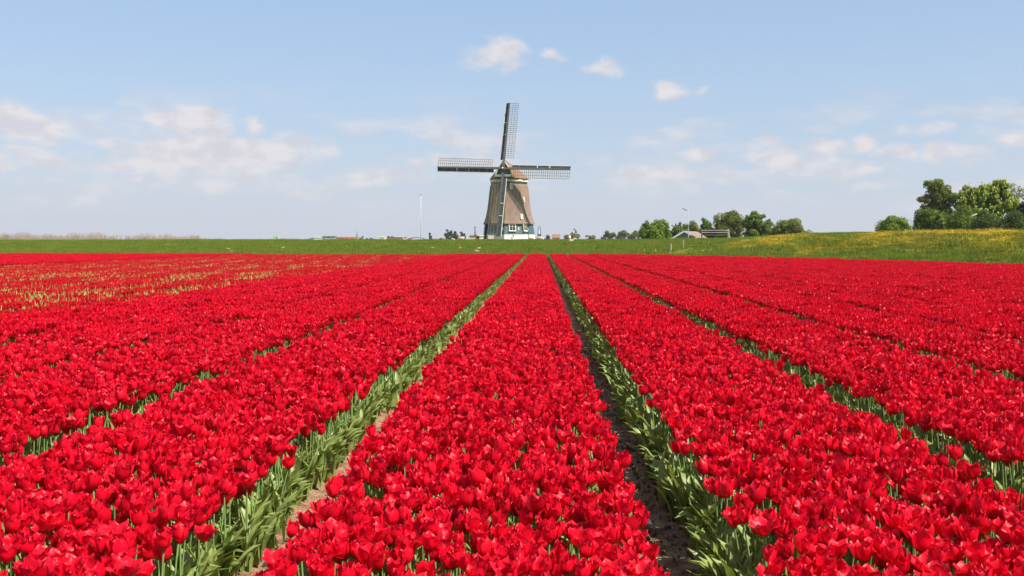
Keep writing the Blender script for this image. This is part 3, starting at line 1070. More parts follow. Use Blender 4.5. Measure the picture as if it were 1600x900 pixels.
# ------------------------------------------------------------------ windmill
def build_mill():
    D = 190.0
    cx = (795.3 - VPX) / F * D
    zy = lambda y: CAMZ + (HY - y) * D / F
    mill = thing('windmill', 'thatched octagonal windmill with four lattice sails on teal base', 'windmill', (cx, D, 0))
    A0 = [-8 + 45 * k for k in range(8)]

    def ring(R, z, jit=0):
        return [Vector((R * math.sin(rad(a)), -R * math.cos(rad(a)), z)) for a in A0]

    def octo(name, prof, mat, parent, sub=1):
        mb = MB()
        rings = []
        for (R, z) in prof:
            r = ring(R, z)
            if sub > 1:
                q = []
                for i in range(8):
                    a, b = r[i], r[(i + 1) % 8]
                    for j in range(sub): q.append(a.lerp(b, j / sub))
                r = q
            rings.append(r)
        mb.loft(rings)
        return mb.build(name, mat, parent)

    octo('plinth', [(4.98, .2), (4.98, zy(366.7))], M['white'], mill)
    wall = octo('wall', [(4.93, zy(366.7)), (4.58, zy(349.2))], M['teal'], mill)
    # clapboards of the two sunlit faces and the shaded one
    zb, zt = zy(366.7), zy(349.2)
    nb = 9
    for face in (7, 0, 1):
        a0, a1 = A0[face], A0[(face + 1) % 8]
        for k in range(nb):
            z0, z1 = zb + (zt - zb) * k / nb, zb + (zt - zb) * (k + 1) / nb + .01
            R0, R1 = 4.93 - .35 * k / nb, 4.93 - .35 * (k + 1) / nb
            q = []
            for (R, z, o) in ((R0, z0, .06), (R1, z1, .015)):
                for a in (a0, a1):
                    q.append(Vector(((R + o) * math.sin(rad(a)), -(R + o) * math.cos(rad(a)), z)))
            p, r, s_, u = q
            inn = Vector((-math.sin(rad((a0 + a1) / 2)), math.cos(rad((a0 + a1) / 2)), 0)) * .05
            MB().add([p, r, u, s_, p + inn, r + inn, u + inn, s_ + inn], [(0, 1, 2, 3), (4, 7, 6, 5), (0, 4, 5, 1), (3, 2, 6, 7), (0, 3, 7, 4), (1, 5, 6, 2)]).build('board', M['teal'], wall)
    thatch = octo('thatch', [(4.55, zy(349.8)), (4.98, zy(350.6)), (5.0, zy(349.6)), (4.74, zy(345)), (4.48, zy(338)), (4.24, zy(328)), (4.05, zy(317)), (3.86, zy(303)), (3.68, zy(291)), (3.55, zy(288.6)), (3.3, zy(288))], M['thatch'], mill, 4)
    octo('green_band', [(3.5, zy(289)), (3.56, zy(285))], M['green'], mill)
    octo('curb', [(3.5, zy(285)), (3.66, zy(284.6)), (3.66, zy(281.6)), (3.3, zy(281.2))], M['cream'], mill)

    # windows and hatches: angle along the face, height
    def on_face(face, frac, z, R):
        a0, a1 = rad(A0[face]), rad(A0[face] + 45)
        p = Vector((math.sin(a0), -math.cos(a0), 0)).lerp(Vector((math.sin(a1), -math.cos(a1), 0)), frac) * R
        am = (a0 + a1) / 2
        return Matrix.Translation((p.x, p.y, z)) @ Matrix.Rotation(am, 4, 'Z')     # local -y looks outwards

    def win(face, frac, y0, y1, w, name='window', R=None):
        zc, h = (zy(y0) + zy(y1)) / 2, abs(zy(y0) - zy(y1))
        R = R or 4.76
        Mx = on_face(face, frac, zc, R) @ Matrix.Rotation(rad(-8), 4, 'X')
        MM = Matrix.Translation((0, -.10, 0))
        fr = MB()
        for sx in (-1, 1): fr.box((sx * (w / 2 - .06), 0, 0), (.12, .16, h))
        for sz in (-1, 1): fr.box((0, 0, sz * (h / 2 - .06)), (w - .24, .16, .12))
        o = fr.build(name, M['cream'], mill, matrix=Mx @ MM)
        MB().box((0, .05, 0), (w - .24, .02, h - .24)).build('pane', M['glass'], o)
        MB().box((0, .0, 0), (.05, .06, h - .24)).box((0, .0, h * .12), (w - .24, .05, .045)).build('glazing_bar', M['cream'], o)
        MB().box((0, -.07, -h / 2 - .03), (w + .12, .22, .06)).build('sill', M['cream'], o)

    win(0, .40, 350.6, 361.6, 1.32)
    win(1, .10, 350.6, 361.8, 1.25)
    for (face, frac) in ((7, .88), (0, .73), (1, .42)):
        Mx = on_face(face, frac, zy(358), 4.80) @ Matrix.Rotation(rad(-8), 4, 'X')
        MB().box((0, -.06, 0), (.16, .06, .55)).build('vent_slot', M['cream'], mill, matrix=Mx)
    for (face, frac, y, R, h, lean) in ((0, .36, 292.5, 3.72, 1.15, -8), (1, .22, 313.2, 4.03, 1.0, -8), (0, .93, 339.5, 4.52, 1.0, -14)):
        Mx = on_face(face, frac, zy(y), R) @ Matrix.Rotation(rad(lean), 4, 'X')
        o = MB().box((-.17, -.06, 0), (.12, .3, h)).box((.17, -.06, 0), (.12, .3, h)).box((0, -.06, h / 2 - .06), (.22, .3, .12)).box((0, -.06, -h / 2 + .06), (.22, .3, .12)).build('hatch', M['cream'], mill, matrix=Mx)
        MB().box((0, -.03, 0), (.22, .1, h - .24)).build('hatch_panel', M['cream'] if y > 300 else M['greywood'], o)
    for px in (803.5, 828):
        a = math.asin((px - 795.3) * D / F / 4.98)
        MB().box((0, 0, 0), (.3, .06, .25)).build('vent_hole', M['glass'], mill, matrix=Matrix.Translation((4.80 * math.sin(a), -4.80 * math.cos(a) - .05, zy(368.7))) @ Matrix.Rotation(rad(14.5 if px < 820 else 59), 4, 'Z'))

    # ---- cap, turned a little to the left
    YAW = -14.0
    cap = link('cap', None, mill)
    capM = Matrix.Rotation(rad(YAW), 4, 'Z')       # local -y is the way the sails face
    cap.matrix_local = capM
    secs = [(-3.45, 1.75, zy(252.5), 13.62), (-2.6, 2.75, zy(252.0), 13.5), (-1.4, 3.45, zy(252.8), 13.45), (0, 3.75, zy(254.5), 13.45), (1.6, 3.6, zy(257.5), 13.45), (3.0, 2.9, zy(262), 13.45), (4.1, 1.5, zy(269), 13.45), (4.45, .4, zy(275), 13.5)]
    rings = []
    for (y, w, zr, ze) in secs:
        pr = []
        for k in range(-6, 7):
            s_ = k / 6
            bulge = math.sin(abs(s_) * math.pi) * .22 * min(1, w / 3)
            zz = zr + (ze - zr) * (abs(s_) ** 1.12) + bulge * .35
            pr.append(Vector((s_ * w + math.copysign(bulge * .3, s_ or 1) * (s_ != 0), y, zz)))
        pr += [Vector((w * .9, y * .97, ze - .12)), Vector((-w * .9, y * .97, ze - .12))]
        rings.append(pr)
    MB().loft(rings).build('cap_roof', M['caproof'], cap)
    g = MB()
    yg = -3.50
    zl, zh = zy(277.5), zy(254.0)
    g.add([Vector((-1.55, yg, zl)), Vector((1.55, yg, zl)), Vector((1.12, yg, zy(267))), Vector((0, yg, zh)), Vector((-1.12, yg, zy(267)))] + [Vector((-1.55, yg + .3, zl)), Vector((1.55, yg + .3, zl)), Vector((1.12, yg + .3, zy(267))), Vector((0, yg + .3, zh)), Vector((-1.12, yg + .3, zy(267)))],
          [(0, 1, 2, 3, 4), (9, 8, 7, 6, 5), (0, 5, 6, 1), (1, 6, 7, 2), (2, 7, 8, 3), (3, 8, 9, 4), (4, 9, 5, 0)])
    gable = g.build('gable', M['green'], cap)
    for sx in (-1, 1):
        MB().bar((sx * 1.78, yg - .06, zl - .1), (sx * 1.24, yg - .06, zy(267)), .2, .18, (0, 1, 0)).bar((sx * 1.24, yg - .06, zy(267)), (sx * .03, yg - .06, zh + .15), .2, .18, (0, 1, 0)).build('barge_board', M['cream'], gable)
    MB().box((0, yg - .16, zy(276.2)), (2.9, .45, .42)).build('storm_beam', M['white'], gable)
    MB().box((0, yg - .10, zy(280.3)), (3.3, .4, .38)).build('breast_beam', M['green'], gable)

    # ---- sails
    zh_ = zy(265.6)
    hubM = Matrix.Translation((0, -4.15, zh_)) @ Matrix.Rotation(rad(-12), 4, 'X')    # shaft rises to the front: upper sail leans back
    hub = link('windshaft', None, cap)
    hub.matrix_local = hubM
    MB().tube([(0, 1.2, 0), (0, -.1, 0), (0, -.35, 0)], [.32, .34, .26], 10).build('shaft_head', M['stock'], hub)
    MB().tube([(0, -.33, 0), (0, -.55, 0)], [.17, .10], 8).build('shaft_tip', M['cream'], hub)
    LEN = 12.95
    ROLL = 2.2
    for q in range(4):
        ang = ROLL + 90 * q            # clockwise from straight up, seen from the front
        S = hubM @ Matrix.Rotation(rad(ang), 4, 'Y')
        yo = -.12 if q % 2 else .16
        # local z = outwards along the sail, local x = clockwise side (lattice), y = depth
        sail = MB().bar((0, yo, -.35), (0, yo, LEN), .40, .42, (0, 1, 0), .20, .22).build('sail', M['stock'], cap, matrix=S)
        r0, r1 = 2.15, LEN - .12
        nb_ = 27
        wl, wr = .12, 1.80
        for k in range(nb_):
            r = r0 + (r1 - r0) * k / (nb_ - 1)
            tw = rad(20 - 16 * k / (nb_ - 1))
            MB().bar((wl, yo - .02, r), (wr * math.cos(tw), yo - .02 + wr * math.sin(tw) * .6, r + .03), .06, .06, (0, 0, 1)).build('sail_bar', M['lattice'], sail)
        for fr in (.36, .68, 1.0):
            pts = []
            for k in (0, 6, 13, 20, 26):
                r = r0 + (r1 - r0) * k / (nb_ - 1)
                tw = rad(20 - 16 * k / (nb_ - 1))
                pts.append((wl + (wr * math.cos(tw) - wl) * fr, yo - .06 + wr * math.sin(tw) * .6 * fr, r))
            MB().tube(pts, [.034] * 5, 4).build('sail_lath', M['lattice'], sail)
        # wind boards on the leading side
        n = 8
        for k in range(n):
            ra, rb = 1.75 + (LEN - 1.75) * k / n, 1.75 + (LEN - 1.75) * (k + 1) / n - .03
            MB().add([Vector((-.14, yo - .05, ra)), Vector((-.72, yo + .26, ra)), Vector((-.72, yo + .26, rb)), Vector((-.14, yo - .05, rb)),
                      Vector((-.14, yo + .0, ra)), Vector((-.72, yo + .31, ra)), Vector((-.72, yo + .31, rb)), Vector((-.14, yo + .0, rb))],
                     [(0, 1, 2, 3), (4, 7, 6, 5), (0, 4, 5, 1), (1, 5, 6, 2), (2, 6, 7, 3), (3, 7, 4, 0)]).build('wind_board', M['boardgreen'], sail)
        MB().bar((-.77, yo + .29, 1.75), (-.77, yo + .29, LEN), .09, .09, (0, 1, 0)).build('board_edge', M['cream'], sail)
        for k in (2, 3.5, 5.2, 6.6):
            r = 1.75 + (LEN - 1.75) * k / n
            MB().bar((-.16, yo - .12, r), (-.66, yo + .14, r), .09, .07, (0, 0, 1)).build('board_clamp', M['cream'] if int(k) % 2 else M['stock'], sail)
        m = 40
        bt = MB()
        for k in range(m):
            r = 1.9 + (LEN - 2.2) * k / m
            bt.bar((-.13, yo - .08, r), (-.36, yo + .05, r), .06, .05, (0, 0, 1))
        o = bt.build('board_battens', M['stock'], sail)
        o['kind'] = 'stuff'
    # tail frame at the back
    tl = link('tail_frame', None, cap)
    MB().bar((0, 4.2, 13.2), (0, 8.3, 2.6), .4, .4, (0, 1, 0)).build('tail_pole', M['stock'], tl)
    # extra piece at the left foot, standing in for the shaded wall facet
    o = MB().add([Vector((-5.1, -1.2, .2)), Vector((-4.4, -2.4, .2)), Vector((-4.4, -2.4, 4.9)), Vector((-4.6, -1.2, 4.9)), Vector((-5.1, 1.0, .2)), Vector((-4.6, 1.0, 4.9))],
                 [(0, 1, 2, 3), (4, 0, 3, 5), (0, 4, 1), (3, 2, 5), (1, 4, 5, 2)]).build('shaded_facet', M['teal'], mill)
    return mill


build_mill()


# ------------------------------------------------------------------ trees and shrubs
LM = {
    'mid': leafmat('foliage mid green', (0.085, 0.14, 0.015), (0.17, 0.22, 0.03)),
    'fresh': leafmat('foliage fresh green', (0.125, 0.195, 0.018), (0.205, 0.27, 0.034)),
    'olive': leafmat('foliage olive', (0.115, 0.15, 0.018), (0.20, 0.22, 0.036), c3=(0.18, 0.15, 0.04)),
    'rust': leafmat('foliage green and rust', (0.11, 0.16, 0.02), (0.19, 0.225, 0.04), c3=(0.30, 0.175, 0.055)),
    'chestnut': leafmat('foliage bright yellow green', (0.16, 0.235, 0.018), (0.29, 0.35, 0.036)),
    'dark': leafmat('foliage dark', (0.05, 0.08, 0.013), (0.10, 0.125, 0.024)),
    'brown': leafmat('foliage brownish dark', (0.05, 0.05, 0.022), (0.085, 0.07, 0.03)),
    'beige': leafmat('foliage pale spring', (0.15, 0.15, 0.06), (0.21, 0.19, 0.085)),
    'far': leafmat('foliage far', (0.05, 0.085, 0.035), (0.075, 0.11, 0.045)),
}
M['blossom'] = shaded('chestnut blossom', (0.50, 0.44, 0.17), (0.58, 0.52, 0.24), 5, 0.7, island=0.1)


def crown_mesh(rng, lobes, n_leaf, leaf, mat, clump=.40, nclump=110, up=.35, stretch=1.0):
    n_leaf = int(n_leaf * 2.2)
    """lobes: (cx, cy, cz, rx, ry, rz); leaves gather in clumps near the lobes' surfaces"""
    vol = np.array([l[3] * l[4] * l[5] for l in lobes]) ** .67
    vol /= vol.sum()
    C, CR = [], []
    for l, w in zip(lobes, vol):
        n = max(6, int(nclump * w))
        d = rng.normal(size=(n, 3)); d /= np.linalg.norm(d, axis=1)[:, None]
        r = rng.uniform(.12, 1.0, n) ** .5 * rng.uniform(.78, 1.02, n)
        c = np.array(l[:3]) + d * r[:, None] * np.array(l[3:])
        C.append(c); CR.append(np.full(n, clump * min(l[3], l[5])) * rng.uniform(.6, 1.35, n))
    C, CR = np.concatenate(C), np.concatenate(CR)
    p = CR ** 2; p /= p.sum()
    which = rng.choice(len(C), n_leaf, p=p)
    d = rng.normal(size=(n_leaf, 3)); d /= np.linalg.norm(d, axis=1)[:, None]
    pos = C[which] + d * (CR[which] * rng.uniform(.3, 1.0, n_leaf) ** .5)[:, None] * np.array([1, 1, .8 * stretch])
    nrm = d * .9 + np.array([0, 0, up]) + rng.normal(size=(n_leaf, 3)) * .55
    nrm /= np.linalg.norm(nrm, axis=1)[:, None]
    a = np.cross(nrm, rng.normal(size=(n_leaf, 3))); a /= np.linalg.norm(a, axis=1)[:, None]
    b = np.cross(nrm, a)
    s = leaf * rng.uniform(.6, 1.35, n_leaf)
    a, b = a * s[:, None], b * (s * .62)[:, None]
    bend = nrm * (s * .18)[:, None]
    vs = np.stack([pos - a - bend, pos + b, pos + a - bend, pos - b], 1).reshape(-1, 3)
    return new_mesh('crown', vs, np.arange(4 * n_leaf).reshape(n_leaf, 4), mat), C


def make_tree(name, label, cat, px0, px1, ytop, d, mat, n_leaf=5000, leaf=.11, ybase=None, lobes=None, stems=1, trunk_r=None, seed=1, group=None, nclump=110, clump=.40, bare=.12, stretch=1.0, up=.35, z0=None):
    rng = RS(seed)
    W = (px1 - px0) * d / F
    X = ((px0 + px1) / 2 - VPX) / F * d
    if z0 is None: z0 = ground_z(X, d) - .05
    ztop = CAMZ + (HY - ytop) * d / F
    H = ztop - z0
    t = thing(name, label, cat, (X, d, z0), 0, group)
    if lobes is None:
        lobes = [(0, 0, .56, .46, .46, .44), (-.22, .05, .40, .27, .30, .30), (.24, -.05, .42, .26, .30, .30), (.04, 0, .74, .28, .28, .24)]
    L = [(a * W, b * W, c * H, e * W, f * W, g * H) for (a, b, c, e, f, g) in lobes]
    me, C = crown_mesh(rng, L, n_leaf, leaf, LM[mat], clump, nclump, up, stretch)
    zmin = .02
    tb = MB()
    tr = trunk_r or max(.05, W * .028)
    top = max(l[2] for l in L)
    for s in range(stems):
        ox = 0 if stems == 1 else rng.uniform(-.12, .12) * W
        lean = rng.uniform(-.06, .06) * W + ox
        tb.tube([(ox * .3, 0, -.1), (ox * .5, 0, H * .15), (lean * .8, rng.uniform(-.03, .03) * W, H * .4), (lean, 0, top)], [tr * 1.25, tr, tr * .7, tr * .2], 7)
    for i in rng.choice(len(C), min(len(C), 14), replace=False):
        c = C[i]
        zs = min(H * .35, c[2] * .6)
        tb.tube([(0, 0, max(.05, zs)), (c[0] * .5, c[1] * .5, (zs + c[2]) * .52), tuple(c)], [tr * .5, tr * .3, tr * .08], 5)
    tb.build('trunk', M['bark'], t, True)
    link('crown', me, t)
    return t, C, L


SH = [(0, 0, .46, .44, .40, .46), (-.27, 0, .34, .24, .3, .34), (.27, 0, .34, .24, .3, .34), (.0, 0, .22, .46, .4, .22)]
DOME = [(0, 0, .40, .46, .44, .55), (-.30, 0, .24, .20, .3, .26), (.30, 0, .24, .20, .3, .26)]
SPIKY = [(-.26, 0, .42, .22, .2, .44), (-.10, 0, .52, .20, .2, .48), (.10, 0, .50, .20, .2, .46), (.27, 0, .46, .20, .2, .46), (0, 0, .36, .46, .4, .36)]
TALL = [(-.08, 0, .82, .30, .3, .17), (.17, 0, .72, .31, .3, .20), (-.20, 0, .62, .28, .3, .2), (.18, 0, .52, .30, .3, .2), (.0, 0, .62, .34, .3, .26), (.0, 0, .38, .4, .36, .22)]

G1 = 'trees behind the dike beside the shed'
make_tree('willow_shrub', 'bushy bright green shrub with upswept shoots left of the shed', 'shrub', 999, 1050, 340, 128, 'fresh', 6500, .12, lobes=SPIKY, stems=3, seed=11, group=G1, stretch=1.8, z0=1.2)
make_tree('willow_shrub', 'narrow dark green shrub just left of the street lamp', 'shrub', 1046, 1068, 345, 132, 'mid', 2800, .11, lobes=SPIKY, stems=2, seed=12, group=G1, stretch=1.8, z0=1.2)
make_tree('broadleaf_tree', 'small tree right behind the street lamp and shed roof', 'tree', 1064, 1096, 347, 142, 'olive', 3200, .12, stems=1, seed=13, group=G1, z0=1.0)
make_tree('broadleaf_tree', 'rounded dark green tree behind the left end of the gate', 'tree', 1090, 1120, 338, 136, 'mid', 3800, .12, lobes=SH, seed=14, group=G1, z0=1.0)
make_tree('broadleaf_tree', 'olive green tree with broad crown behind the gate', 'tree', 1114, 1164, 329, 134, 'olive', 7500, .12, seed=15, group=G1, z0=1.0)
make_tree('broadleaf_tree', 'tree with loose layered crown right of the gate', 'tree', 1155, 1210, 329, 130, 'mid', 6500, .12, lobes=[(-.05, 0, .74, .30, .3, .24), (-.22, 0, .50, .28, .3, .26), (.22, 0, .52, .26, .3, .24), (0, 0, .30, .42, .4, .26), (.38, 0, .62, .12, .14, .12)], seed=16, group=G1, z0=1.0)
make_tree('dome_shrub', 'dome shaped olive shrub, rightmost of the clump by the gate', 'shrub', 1197, 1268, 336, 120, 'olive', 9500, .095, lobes=DOME, stems=3, seed=17, group=G1, z0=1.2, clump=.30, nclump=160)
G2 = 'trees behind the dike at far right'
make_tree('shrub', 'low fresh green shrub standing apart, leftmost of the right group', 'shrub', 1369, 1424, 333, 92, 'fresh', 5200, .085, lobes=SH, stems=4, seed=21, group=G2, z0=1.3)
make_tree('tall_tree', 'tall slender tree with green and rusty leaves', 'tree', 1434, 1494, 273, 96, 'rust', 9000, .085, lobes=TALL, seed=22, group=G2, z0=1.3, trunk_r=.16, clump=.30, nclump=230)
make_tree('shrub', 'rounded dark shrub at the foot of the tall slender tree', 'shrub', 1424, 1482, 318, 88, 'mid', 7000, .08, lobes=DOME, stems=3, seed=23, group=G2, z0=1.3)
make_tree('conifer_shrub', 'dark conical evergreen in front of the shrubs', 'conifer', 1450, 1484, 328, 85, 'dark', 4200, .07, lobes=[(0, 0, .18, .44, .4, .16), (0, 0, .42, .32, .3, .18), (0, 0, .64, .2, .2, .18), (0, 0, .84, .09, .09, .14)], seed=24, group=G2, z0=1.4)
make_tree('shrub', 'feathery grey green shrub below the bright chestnut', 'shrub', 1476, 1526, 317, 87, 'mid', 7000, .075, lobes=DOME, stems=3, seed=25, group=G2, z0=1.3, stretch=1.6)
ct, CC, CL = make_tree('chestnut_tree', 'bright yellow green chestnut tree with cream blossom candles', 'tree', 1486, 1584, 277, 95, 'chestnut', 15000, .11, lobes=[(-.24, 0, .66, .26, .3, .20), (.0, 0, .74, .25, .3, .18), (.23, 0, .84, .18, .24, .16), (.28, 0, .60, .24, .3, .2), (0, 0, .48, .42, .4, .2)], seed=26, group=G2, z0=1.3, trunk_r=.2, clump=.30, nclump=260, up=.5)
rngc = RS(31)
bl = MB()
for c in CC:
    if c[1] > .6: continue
    if rngc.rand() < .85:
        for j in range(rngc.randint(1, 3)):
            p = Vector(c) + Vector((rngc.uniform(-.35, .35), rngc.uniform(-.5, -.1), rngc.uniform(.1, .4)))
            bl.tube([p, p + Vector((0, 0, .07)), p + Vector((.01, 0, .20))], [.035, .045, .01], 5)
o = bl.build('blossom', M['blossom'], ct); o['kind'] = 'stuff'
make_tree('shrub', 'dark hedge shrub under the right half of the chestnut', 'shrub', 1518, 1584, 330, 86, 'dark', 7500, .075, lobes=DOME, stems=3, seed=27, group=G2, z0=1.3)
make_tree('dark_tree', 'dark brownish evergreen cut off by the right picture edge', 'tree', 1572, 1650, 292, 87, 'brown', 10000, .08, lobes=[(0, 0, .22, .5, .45, .22), (0, 0, .48, .42, .4, .22), (.05, 0, .72, .3, .3, .2), (.1, 0, .9, .14, .14, .12)], seed=28, group=G2, z0=1.3)
make_tree('dark_tree', 'dark green shrub filling the gap beside the evergreen at right', 'shrub', 1560, 1606, 325, 85, 'dark', 5500, .075, lobes=DOME, stems=3, seed=29, group=G2, z0=1.3)
make_tree('bronze_tree', 'thin bronze leaved tree showing behind the chestnut at right', 'tree', 1568, 1612, 284, 112, 'rust', 1600, .10, lobes=TALL, seed=30, group=G2, z0=1.0)
# leafless twigs between the low shrub and the tall tree
rngt = RS(41)
tb = MB()
for k in range(26):
    a = rngt.uniform(-.9, .9); h = rngt.uniform(1.2, 2.6)
    p0 = Vector((rngt.uniform(-.15, .15), 0, 0)); p1 = p0 + Vector((a * .5, rngt.uniform(-.3, .3), h * .55)); p2 = p1 + Vector((a * .55 + rngt.uniform(-.2, .2), rngt.uniform(-.2, .2), h * .5))
    tb.tube([p0, p1, p2], [.018, .012, .005], 4)
    for j in range(4):
        q = p1.lerp(p2, rngt.rand()); tb.tube([q, q + Vector((rngt.uniform(-.35, .35), rngt.uniform(-.2, .2), rngt.uniform(.1, .4)))], [.008, .003], 4)
t = thing('bare_shrub', 'thin leafless twiggy shrub beside the tall slender tree', 'shrub', P(1428, 365, 97), 0, G2)
t.location.z = 1.4
tb.build('twigs', M['bark'], t)

# far trees beyond the meadow
GF = 'far trees on the skyline'
far = [
    (-14, 13, 361, 150, 'olive', 'rounded bush at the left picture edge beside the reeds', SH),
    (193, 209, 370.5, 420, 'far', 'small far bush showing through the reeds, left one', DOME), (215, 237, 371, 430, 'far', 'wide low far bush showing through the reeds', DOME),
    (436, 447, 371.5, 380, 'far', 'low bluish bush right of the pale green frame', DOME),
    (562, 569, 367.5, 520, 'far', 'tiny far bush right beside the church spire', SH), (570, 578, 369.5, 540, 'far', 'second tiny far bush right of the church spire', SH), (574, 588, 370.3, 470, 'far', 'low far bush between spire and rounded skyline tree', DOME),
    (599, 618, 363.5, 460, 'far', 'rounded grey green skyline tree left of the white mast', SH),
    (668, 677.5, 362, 470, 'far', 'slim pointed far tree right of the white mast', [(0, 0, .35, .42, .4, .34), (0, 0, .66, .26, .26, .34)]),
    (694, 709, 358.5, 500, 'far', 'tallest far tree of three left of the windmill', None), (707, 718.5, 360.5, 505, 'far', 'middle far tree of three left of the windmill', None), (718, 728.5, 362.3, 500, 'far', 'smallest far tree of three left of the windmill', None),
    (739, 750, 363, 380, 'far', 'small round tree beside the thin chimney', SH),
    (850, 860, 364, 450, 'far', 'small far tree just right of the windmill', SH), (862, 874, 363.5, 470, 'far', 'far tree behind the red roofed farmhouse', SH),
    (876, 912, 362.5, 330, 'beige', 'wide pale yellow green bush right of the farmhouse', DOME), (891, 902, 355, 430, 'dark', 'dark far conifers rising above the pale bush', [(-.3, 0, .5, .2, .3, .45), (.05, 0, .52, .2, .3, .47), (.32, 0, .5, .18, .3, .47), (0, 0, .3, .45, .4, .3)]),
    (908, 940, 366, 340, 'beige', 'low pale green bush behind the lambs', DOME), (938, 966, 361, 390, 'beige', 'rounded pale spring tree, left end of the far tree line', None), (962, 984, 360.5, 395, 'beige', 'middle pale spring tree of the far tree line', None), (978, 1004, 359.5, 380, 'olive', 'olive tree of the far line next to the willow shrub', None),
]
for i, (x0, x1, yt, d, mt, lab, lb) in enumerate(far):
    make_tree('skyline_tree', lab, 'tree', x0, x1, yt, d, mt, 900 if d > 200 else 2500, .30 * d / 400 if d > 200 else .12, lobes=lb, seed=60 + i, group=GF, z0=.5, nclump=34)


# ------------------------------------------------------------------ sheep
def sheep_mesh(name, pose):
    """one skinned body: spine, neck, head, ears and jointed legs. x is forward"""
    J, E = [], []

    def j(x, y, z, r):
        J.append((x, y, z, r)); return len(J) - 1

    def chain(ids):
        for a, b in zip(ids[:-1], ids[1:]): E.append((a, b))
    lie = pose == 'lie'
    zb = .30 if lie else .62
    pelvis = j(-.36, 0, zb + .02, .22)
    mid = j(-.05, 0, zb - .01, .27)
    chest = j(.28, 0, zb, .235)
    rump = j(-.50, 0, zb + .02, .15)
    tail = j(-.57, 0, zb - .14, .04)
    chain([tail, rump, pelvis, mid, chest])
    if pose == 'graze':
        nk = j(.50, 0, zb - .10, .13); hd = j(.64, 0, zb - .36, .095); mz = j(.70, 0, zb - .53, .055)
    elif pose == 'lie':
        nk = j(.44, 0, zb + .16, .12); hd = j(.54, 0, zb + .30, .095); mz = j(.70, 0, zb + .24, .055)
    else:
        nk = j(.46, 0, zb + .18, .12); hd = j(.57, 0, zb + .33, .095); mz = j(.74, 0, zb + .27, .055)
    chain([chest, nk, hd, mz])
    hx, hz = J[hd][0], J[hd][2]
    for s in (-1, 1):
        e1 = j(hx - .04, s * .10, hz + .05, .03); e2 = j(hx - .06, s * .19, hz + .04, .02)
        chain([hd, e1, e2])
        if lie:
            chain([chest, j(.36, s * .16, .14, .07), j(.50, s * .17, .06, .04), j(.30, s * .17, .045, .03)])
            chain([pelvis, j(-.26, s * .22, .16, .10), j(-.08, s * .26, .08, .05), j(-.26, s * .26, .045, .03)])
        else:
            chain([chest, j(.28, s * .14, .42, .085), j(.27, s * .14, .24, .04), j(.28, s * .14, .10, .032), j(.30, s * .14, .02, .036)])
            chain([pelvis, j(-.33, s * .15, .44, .11), j(-.44, s * .15, .27, .045), j(-.41, s * .15, .10, .033), j(-.38, s * .15, .02, .036)])
    me = bpy.data.meshes.new(name)
    me.from_pydata([v[:3] for v in J], E, [])
    o = bpy.data.objects.new(name, me)
    COL.objects.link(o)
    sk = o.modifiers.new('skin', 'SKIN')
    sv = me.skin_vertices[0].data
    for i, v in enumerate(J):
        sv[i].radius = (v[3], v[3])
        sv[i].use_root = i == pelvis
    sb = o.modifiers.new('sub', 'SUBSURF'); sb.levels = 2; sb.render_levels = 2
    bpy.context.view_layer.update()
    dg = bpy.context.evaluated_depsgraph_get()
    res = bpy.data.meshes.new_from_object(o.evaluated_get(dg))
    res.name = name
    bpy.data.objects.remove(o)
    v = np.empty(len(res.vertices) * 3, np.float32)
    res.vertices.foreach_get('co', v); v = v.reshape(-1, 3)
    r = RS(len(name))
    w = np.clip((v[:, 2] - .25) / .2, 0, 1) if not lie else 1
    off = np.sin(v[:, 0] * 34) * np.sin(v[:, 1] * 31) * np.sin(v[:, 2] * 37) * .012
    v += (off * w)[:, None] * np.sign(v) * 1.0
    res.vertices.foreach_set('co', v.ravel().astype(np.float32))
    res.polygons.foreach_set('use_smooth', np.ones(len(res.polygons), dtype=bool))
    return res


